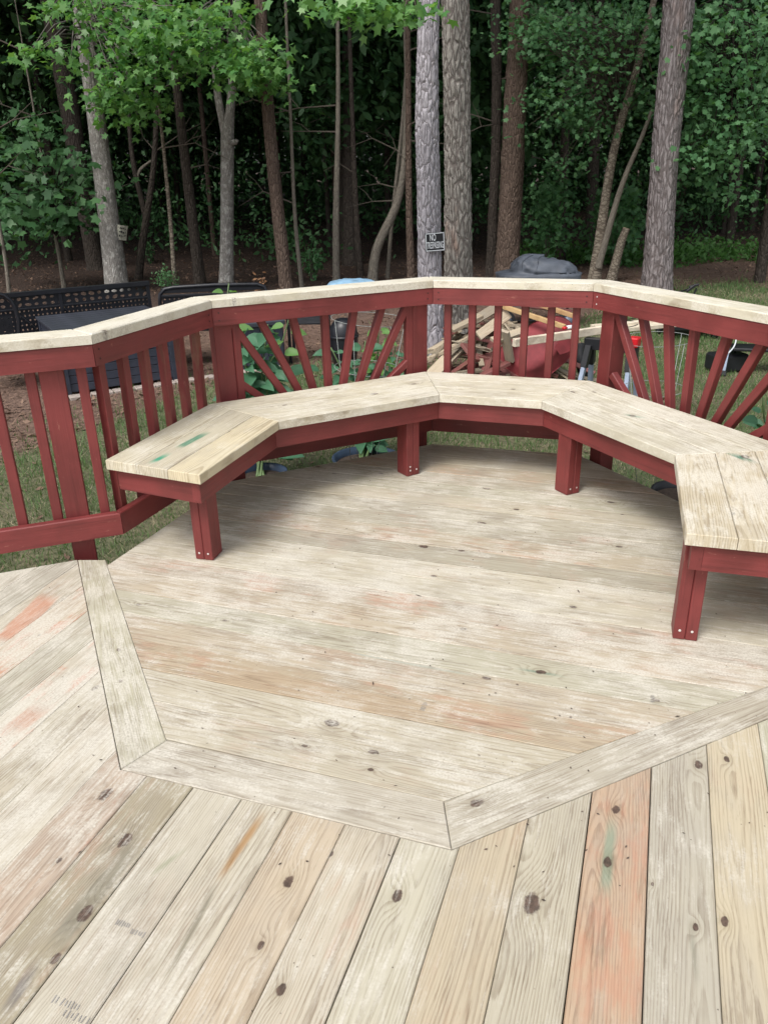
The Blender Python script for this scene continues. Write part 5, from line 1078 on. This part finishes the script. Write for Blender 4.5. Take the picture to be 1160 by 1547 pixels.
mesh_obj('bracket', [*k0, *[p + np.array([0.02, 0.05, 0.01]) for p in k0]], [tuple(range(6)), tuple(range(6, 12))[::-1]] + [(i, i + 6, (i + 1) % 6 + 6, (i + 1) % 6) for i in range(6)], M_barrow, wb)
wheel(DP(882, 520, 7.6) * np.array([1, 1, 0]) + np.array([0, 0, GZ + 0.17]), 0.17, 0.08, (0.9, -0.4, 0.3), wb, M_barrow)

# sawhorses carrying planks
M_leg = plain('grey_leg_metal', (0.30, 0.36, 0.47), 0.4, 0.12); M_clamp = plain('clamp_red', (0.55, 0.012, 0.02), 0.4, 0.1); M_blk = plain('black_plastic', (0.012, 0.013, 0.016), 0.45, 0.2)
def sawhorse(P, Q, zt, label, spread=0.24):
    P, Q = np.array(P), np.array(Q); ax = (Q - P) / np.linalg.norm(Q - P); pe = np.array([-ax[1], ax[0]]); root = empty('sawhorse', (*((P + Q) / 2), GZ), label, 'sawhorse', 'sawhorses')
    stick('beam', (*(P - ax * 0.04), zt - 0.05), (*(Q + ax * 0.04), zt - 0.05), 0.07, 0.08, M_blk, root)
    for E, s0 in ((P, -1), (Q, 1)):
        for s in (-1, 1):
            top = np.array([*(E + pe * s * 0.035), zt - 0.06]); foot = np.array([*(E + pe * s * spread + ax * s0 * 0.05), GZ]); mid = top + (foot - top) * 0.2
            lg = stick('leg', mid - (foot - mid) * 0.06, foot, 0.045, 0.03, M_leg, root, up=(ax[0], ax[1], 0)); stick('leg_sleeve', top, mid + (foot - mid) * 0.02, 0.055, 0.045, M_blk, lg, up=(ax[0], ax[1], 0)); stick('foot', foot + np.array([0, 0, 0.001]), foot + (top - foot) * 0.09, 0.065, 0.05, M_blk, lg, up=(ax[0], ax[1], 0))
        if s0 > 0: stick('clamp', (*(E - ax * 0.03 * s0), zt - 0.012), (*(E + ax * 0.045 * s0), zt - 0.012), 0.09, 0.07, M_clamp, root, ch=0.008)
    tz = GZ + 0.24; w = spread * 0.62; stick('shelf', (*(P + ax * 0.02), tz), (*(Q - ax * 0.02), tz), 2 * w, 0.03, M_blk, root, ch=0.008); return root
ZS = 0.27
pa, pb = v2(U(893, 508, ZS)), v2(U(956, 514, ZS)); sawhorse(pa, pb, ZS, 'folding sawhorse with red clamp close behind the deck post')
pc = v2(U(1132, 562, GZ)); sawhorse(pc + np.array([-0.22, 0.05]), pc + np.array([0.32, -0.1]), 0.07, 'folding sawhorse on the lawn at the right edge of the picture', 0.2)
def plank(a, b, w, t_, label, tint, z=ZS):
    A3, B3 = U(*a, z + t_), U(*b, z + t_); o = stick('plank', A3 - np.array([0, 0, t_ / 2]), B3 - np.array([0, 0, t_ / 2]), w, t_, M_scrapwood, None); o['seed'] = random.random(); o['tint'] = tint; o['dust'] = 0.0; tag(o, label, 'plank')
plank((776, 512), (1010, 478), 0.035, 0.055, 'long whitish plank laid across the sawhorse beside the wheelbarrow', [1.7, 1.72, 1.72])
plank((905, 494), (1060, 479), 0.24, 0.03, 'broad pale board on the sawhorse with a thin cord loop on it', [1.35, 1.38, 1.35], ZS + 0.004)
cdp = [U(x, y, ZS + 0.037) for x, y in ((938, 486), (950, 484), (962, 486), (964, 490), (955, 493), (944, 495), (941, 490), (943, 484), (960, 480), (985, 480))]
tag(MB().tube(smooth_path([(*p, 0) for p in cdp], 40)[:, :3], 0.0028, 5).build('cord', M_blk, None), 'thin dark cord looped on the broad pale board', 'cord')
sp_ = empty('spray_can', U(858, 500, ZS + 0.06), 'small red and white bottle lying on the long whitish plank', 'bottle'); b0 = U(850, 496, ZS + 0.07); b1 = U(868, 493, ZS + 0.07)
MB().tube([b0, b0 + (b1 - b0) * 0.3], 0.011, 12).build('cap', M_clamp, sp_, True); MB().tube([b0 + (b1 - b0) * 0.31, b1], 0.014, 12).build('body', M_white, sp_, True)

# push mower
mw = U(1047, 514, GZ); mo = empty('push_mower', mw, 'black push mower parked on the lawn with its handle showing above the rail', 'mower'); mx_, my_ = mw[0], mw[1] + 0.25
MB().box((mx_, my_, GZ + 0.14), (0.52, 0.44, 0.12), None, 0.035).build('mower_deck', M_blk, mo); MB().lathe([(0.001, 0.16), (0.08, 0.16), (0.11, 0.13), (0.12, 0.0)], (mx_, my_, GZ + 0.20), 18).build('engine_cover', M_blk, mo, True)
for dx in (-.27, .27):
    for dy in (-.17, .17): wheel((mx_ + dx, my_ + dy, GZ + 0.09), 0.09, 0.045, (1, 0, 0), mo)
ht = DP(1046, 434, my_ + 0.55)
for dx in (-.19, .19): MB().tube([(mx_ + dx, my_ + 0.2, GZ + 0.16), (mx_ + dx * 0.9, my_ + 0.4, GZ + 0.4), (ht[0] + dx * 0.25, ht[1], ht[2] - 0.02)], 0.012, 8).build('handle_tube', M_blk, mo, True)
stick('grip', (ht[0] - 0.05, ht[1], ht[2]), (ht[0] + 0.07, ht[1], ht[2] + 0.035), 0.035, 0.03, M_blk, mo, ch=0.008); stick('control_lever', (ht[0] - 0.08, ht[1] - 0.02, ht[2] - 0.045), (ht[0] + 0.02, ht[1] - 0.02, ht[2] + 0.03), 0.03, 0.03, M_blk, mo)
cs_ = U(1104, 565, GZ); tc_ = empty('tool_case', cs_, 'low black tool case on the grass in front of the right hand sawhorse', 'case'); MB().box((cs_[0], cs_[1] + 0.15, GZ + 0.09), (0.34, 0.24, 0.17), Matrix.Rotation(0.2, 3, 'Z'), 0.02).build('body', M_blk, tc_)
MB().tube([(cs_[0] - .08, cs_[1] + .14, GZ + .17), (cs_[0] - .06, cs_[1] + .14, GZ + .21), (cs_[0] + .06, cs_[1] + .16, GZ + .21), (cs_[0] + .08, cs_[1] + .16, GZ + .17)], 0.01, 6).build('handle', M_blk, tc_, True)

# tubs, broad-leaved plants and wire cages just beyond the deck
M_tub = plain('blue_tub', (0.035, 0.055, 0.095), 0.4, 0.15); M_soil = plain('potting_soil', (0.05, 0.035, 0.026), 0.95, 0.4, 60, bump=0.5); M_wire = plain('galvanised_wire', (0.27, 0.29, 0.28), 0.4, 0.1)
M_big = leaf_mat('broad_leaves', (0.055, 0.155, 0.085), (0.10, 0.24, 0.14), 0.3); M_lime = leaf_mat('young_leaves', (0.12, 0.26, 0.07), (0.19, 0.36, 0.12), 0.4); M_stem = plain('plant_stem', (0.10, 0.16, 0.06), 0.6, 0.2)
def tub(c, r, zr, label, m=M_tub):
    root = empty('plant_tub', (c[0], c[1], GZ), label, 'plant tub'); MB().lathe([(0.001, 0), (r * 0.78, 0), (r * 0.97, zr - GZ - 0.03), (r * 1.0, zr - GZ - 0.012), (r * 1.06, zr - GZ - 0.008), (r * 1.06, zr - GZ), (r * 0.97, zr - GZ), (r * 0.93, zr - GZ - 0.05)], (c[0], c[1], GZ), 32).build('tub_wall', m, root, True)
    MB().lathe([(0.001, 0.01), (r * 0.6, 0.004), (r * 0.945, 0)], (c[0], c[1], zr - 0.045), 24).build('soil', M_soil, root); return root
tA = U(395, 712, -0.27); tB = U(553, 690, -0.25); tC = U(1018, 752, -0.27)
tub(tA, 0.15, -0.27, 'blue plastic tub under the left bench corner, just off the deck'); tub(tB, 0.205, -0.25, 'large blue plastic tub just off the deck behind the long bench'); tub(tC + np.array([0.08, 0.1, 0]), 0.16, -0.27, 'black plastic tub beside the right deck edge', M_blk)
hz = np.array([(0, -0.5), (0.16, -0.46), (0.31, -0.25), (0.30, 0.02), (0.17, 0.32), (0, 0.56), (-0.17, 0.32), (-0.30, 0.02), (-0.31, -0.25), (-0.16, -0.46)])
LV = []
for m in (M_big, M_lime):
    v = [(0, -0.42, 0.0), (0, 0.0, -0.03), (0, 0.3, -0.02)] + [(x, y, 0.5 * abs(x) - 0.45 * max(0, y) ** 2) for x, y in hz]
    f = [(0, 3, 4), (0, 4, 5), (0, 5, 6, 1), (1, 6, 7, 2), (2, 7, 8), (2, 8, 9), (2, 9, 10, 1), (1, 10, 11, 0), (0, 11, 12), (0, 12, 3)]
    o = mesh_obj('leaf', v, f, m, None, None, True); LV.append(o.data); bpy.data.objects.remove(o)
def plant(name, base, label, stems, m_i=0):
    root = empty(name, (base[0], base[1], base[2]), label, 'plant'); ground_p = np.array(base)
    for pts, n, s, young in stems:
        path = [ground_p + np.array([random.uniform(-.04, .04), random.uniform(-.04, .04), -0.06])] + [np.array(p) for p in pts]; L = smooth_path([(*p, 0) for p in path], 24)[:, :3]
        MB().tube(L, np.linspace(0.010, 0.004, 24), 6).build('stem', M_stem, root, True)
        n = int(n * 3.0)
        for k in range(n):
            t_ = 0.25 + 0.75 * (k + random.random() * 0.6) / n; P = L[min(23, int(t_ * 23))]; a = k * 2.4 + random.uniform(-.5, .5); d = Vector((math.cos(a), math.sin(a) * 0.9, random.uniform(-0.35, 0.25))).normalized(); sz = s * random.uniform(0.8, 1.55) * (1.1 - 0.4 * t_)
            pet = sz * random.uniform(0.3, 0.6); c = Vector([float(q) for q in P]) + d * (pet + sz * 0.45); u = (Vector((0, 0, 1)) + d * random.uniform(0.1, 0.7) + Vector((random.gauss(0, .35), -0.8, 0))); u -= d * u.dot(d); u.normalize(); x = d.cross(u)
            M = Matrix(((x.x * sz, d.x * sz, u.x * sz, c.x), (x.y * sz, d.y * sz, u.y * sz, c.y), (x.z * sz, d.z * sz, u.z * sz, c.z), (0, 0, 0, 1))); lf = bpy.data.objects.new('leaf', LV[1 if (young and t_ > 0.75) else 0]); link(lf, root, M)
    return root
def S(*p): return [DP(x, y, d) for x, y, d in p]
plant('squash_plant', tA, 'tall broad-leaved plant climbing out of the left blue tub', [(S((385, 640, 4.85), (372, 560, 4.95), (366, 500, 5.05)), 16, 0.13, 0), (S((400, 640, 4.85), (395, 560, 5.0), (405, 490, 5.1)), 14, 0.13, 0), (S((380, 650, 4.85), (352, 560, 5.0), (340, 480, 5.15), (346, 428, 5.2)), 13, 0.105, 1), (S((405, 600, 4.9), (400, 555, 5.0), (425, 525, 5.0), (437, 480, 5.0)), 6, 0.10, 1), (S((400, 640, 4.9), (415, 580, 5.0), (435, 560, 5.1)), 6, 0.14, 0)])
plant('pepper_plant', tB, 'bushy broad-leaved plant in the large blue tub behind the starburst panel', [(S((555, 620, 5.2), (570, 560, 5.3), (572, 490, 5.4)), 22, 0.085, 1), (S((560, 640, 5.1), (590, 570, 5.3), (598, 520, 5.4)), 18, 0.085, 0), (S((545, 640, 5.1), (522, 570, 5.25), (500, 525, 5.3)), 16, 0.10, 0), (S((550, 640, 5.1), (545, 570, 5.25), (552, 515, 5.3)), 16, 0.085, 0), (S((570, 640, 5.1), (590, 600, 5.2), (606, 560, 5.3)), 9, 0.08, 0), (S((540, 650, 5.1), (512, 590, 5.25), (480, 545, 5.35)), 9, 0.10, 0)])
tD = np.array([*v2(U(1165, 760, GZ)), GZ + 0.02]) + np.array([0.25, 0.25, 0])
plant('pepper_plant', tD, 'leafy plant peeping between the last starburst sticks at far right', [([tD + np.array([0, 0.0, 0.25]), VP(1150, 640, D_, E_, 0.35), VP(1152, 585, D_, E_, 0.4)], 10, 0.10, 0), ([tD + np.array([0.05, 0.0, 0.2]), VP(1138, 662, D_, E_, 0.35)], 6, 0.10, 0)])
plant('pepper_plant', np.array([*v2(U(690, 660, GZ)), GZ + 0.02]), 'small sprouting plant seen below the bench between the two middle legs', [(S((690, 660, 6.2), (700, 640, 6.3)), 5, 0.09, 1), (S((712, 662, 6.2), (716, 645, 6.3)), 4, 0.08, 1)])
def cage(c, r, h, label, tilt=0.0):
    root = empty('wire_cage', c, label, 'wire cage', 'wire plant cages'); R = Matrix.Rotation(tilt, 3, 'Y')
    for k, q in enumerate((0.35, 0.68, 1.0)):
        rr = r * (0.6 + 0.4 * q); pts = [np.array(R @ Vector((rr * math.cos(a), rr * math.sin(a), h * q))) + np.array(c) for a in np.linspace(0, 2 * math.pi, 25)]; MB().tube(pts, 0.0019, 5, False).build('ring', M_wire, root, True)
    for k in range(4): a = k * math.pi / 2 + 0.5; MB().tube([np.array(R @ Vector((0.35 * r * math.cos(a), 0.35 * r * math.sin(a), 0))) + np.array(c), np.array(R @ Vector((r * math.cos(a), r * math.sin(a), h))) + np.array(c)], 0.0019, 5).build('upright', M_wire, root, True)
cage(np.array([tB[0] - 0.02, tB[1] + 0.05, -0.32]), 0.24, 0.92, 'wire plant cage round the bushy plant in the large blue tub', 0.08)
cage(np.array([tC[0] + 0.1, tC[1] + 0.75, GZ]), 0.22, 0.95, 'empty wire plant cage on the grass behind the right starburst', -0.05)
hp = [U(1112, 508, -0.1), U(1110, 522, -0.16), U(1100, 534, -0.2), U(1090, 540, -0.24), U(1086, 552, -0.4)]; tag(MB().tube(smooth_path([(*p, 0) for p in hp], 20)[:, :3], 0.006, 6).build('hose', M_white, None), 'short loop of white hose hanging by the right sawhorse', 'hose')
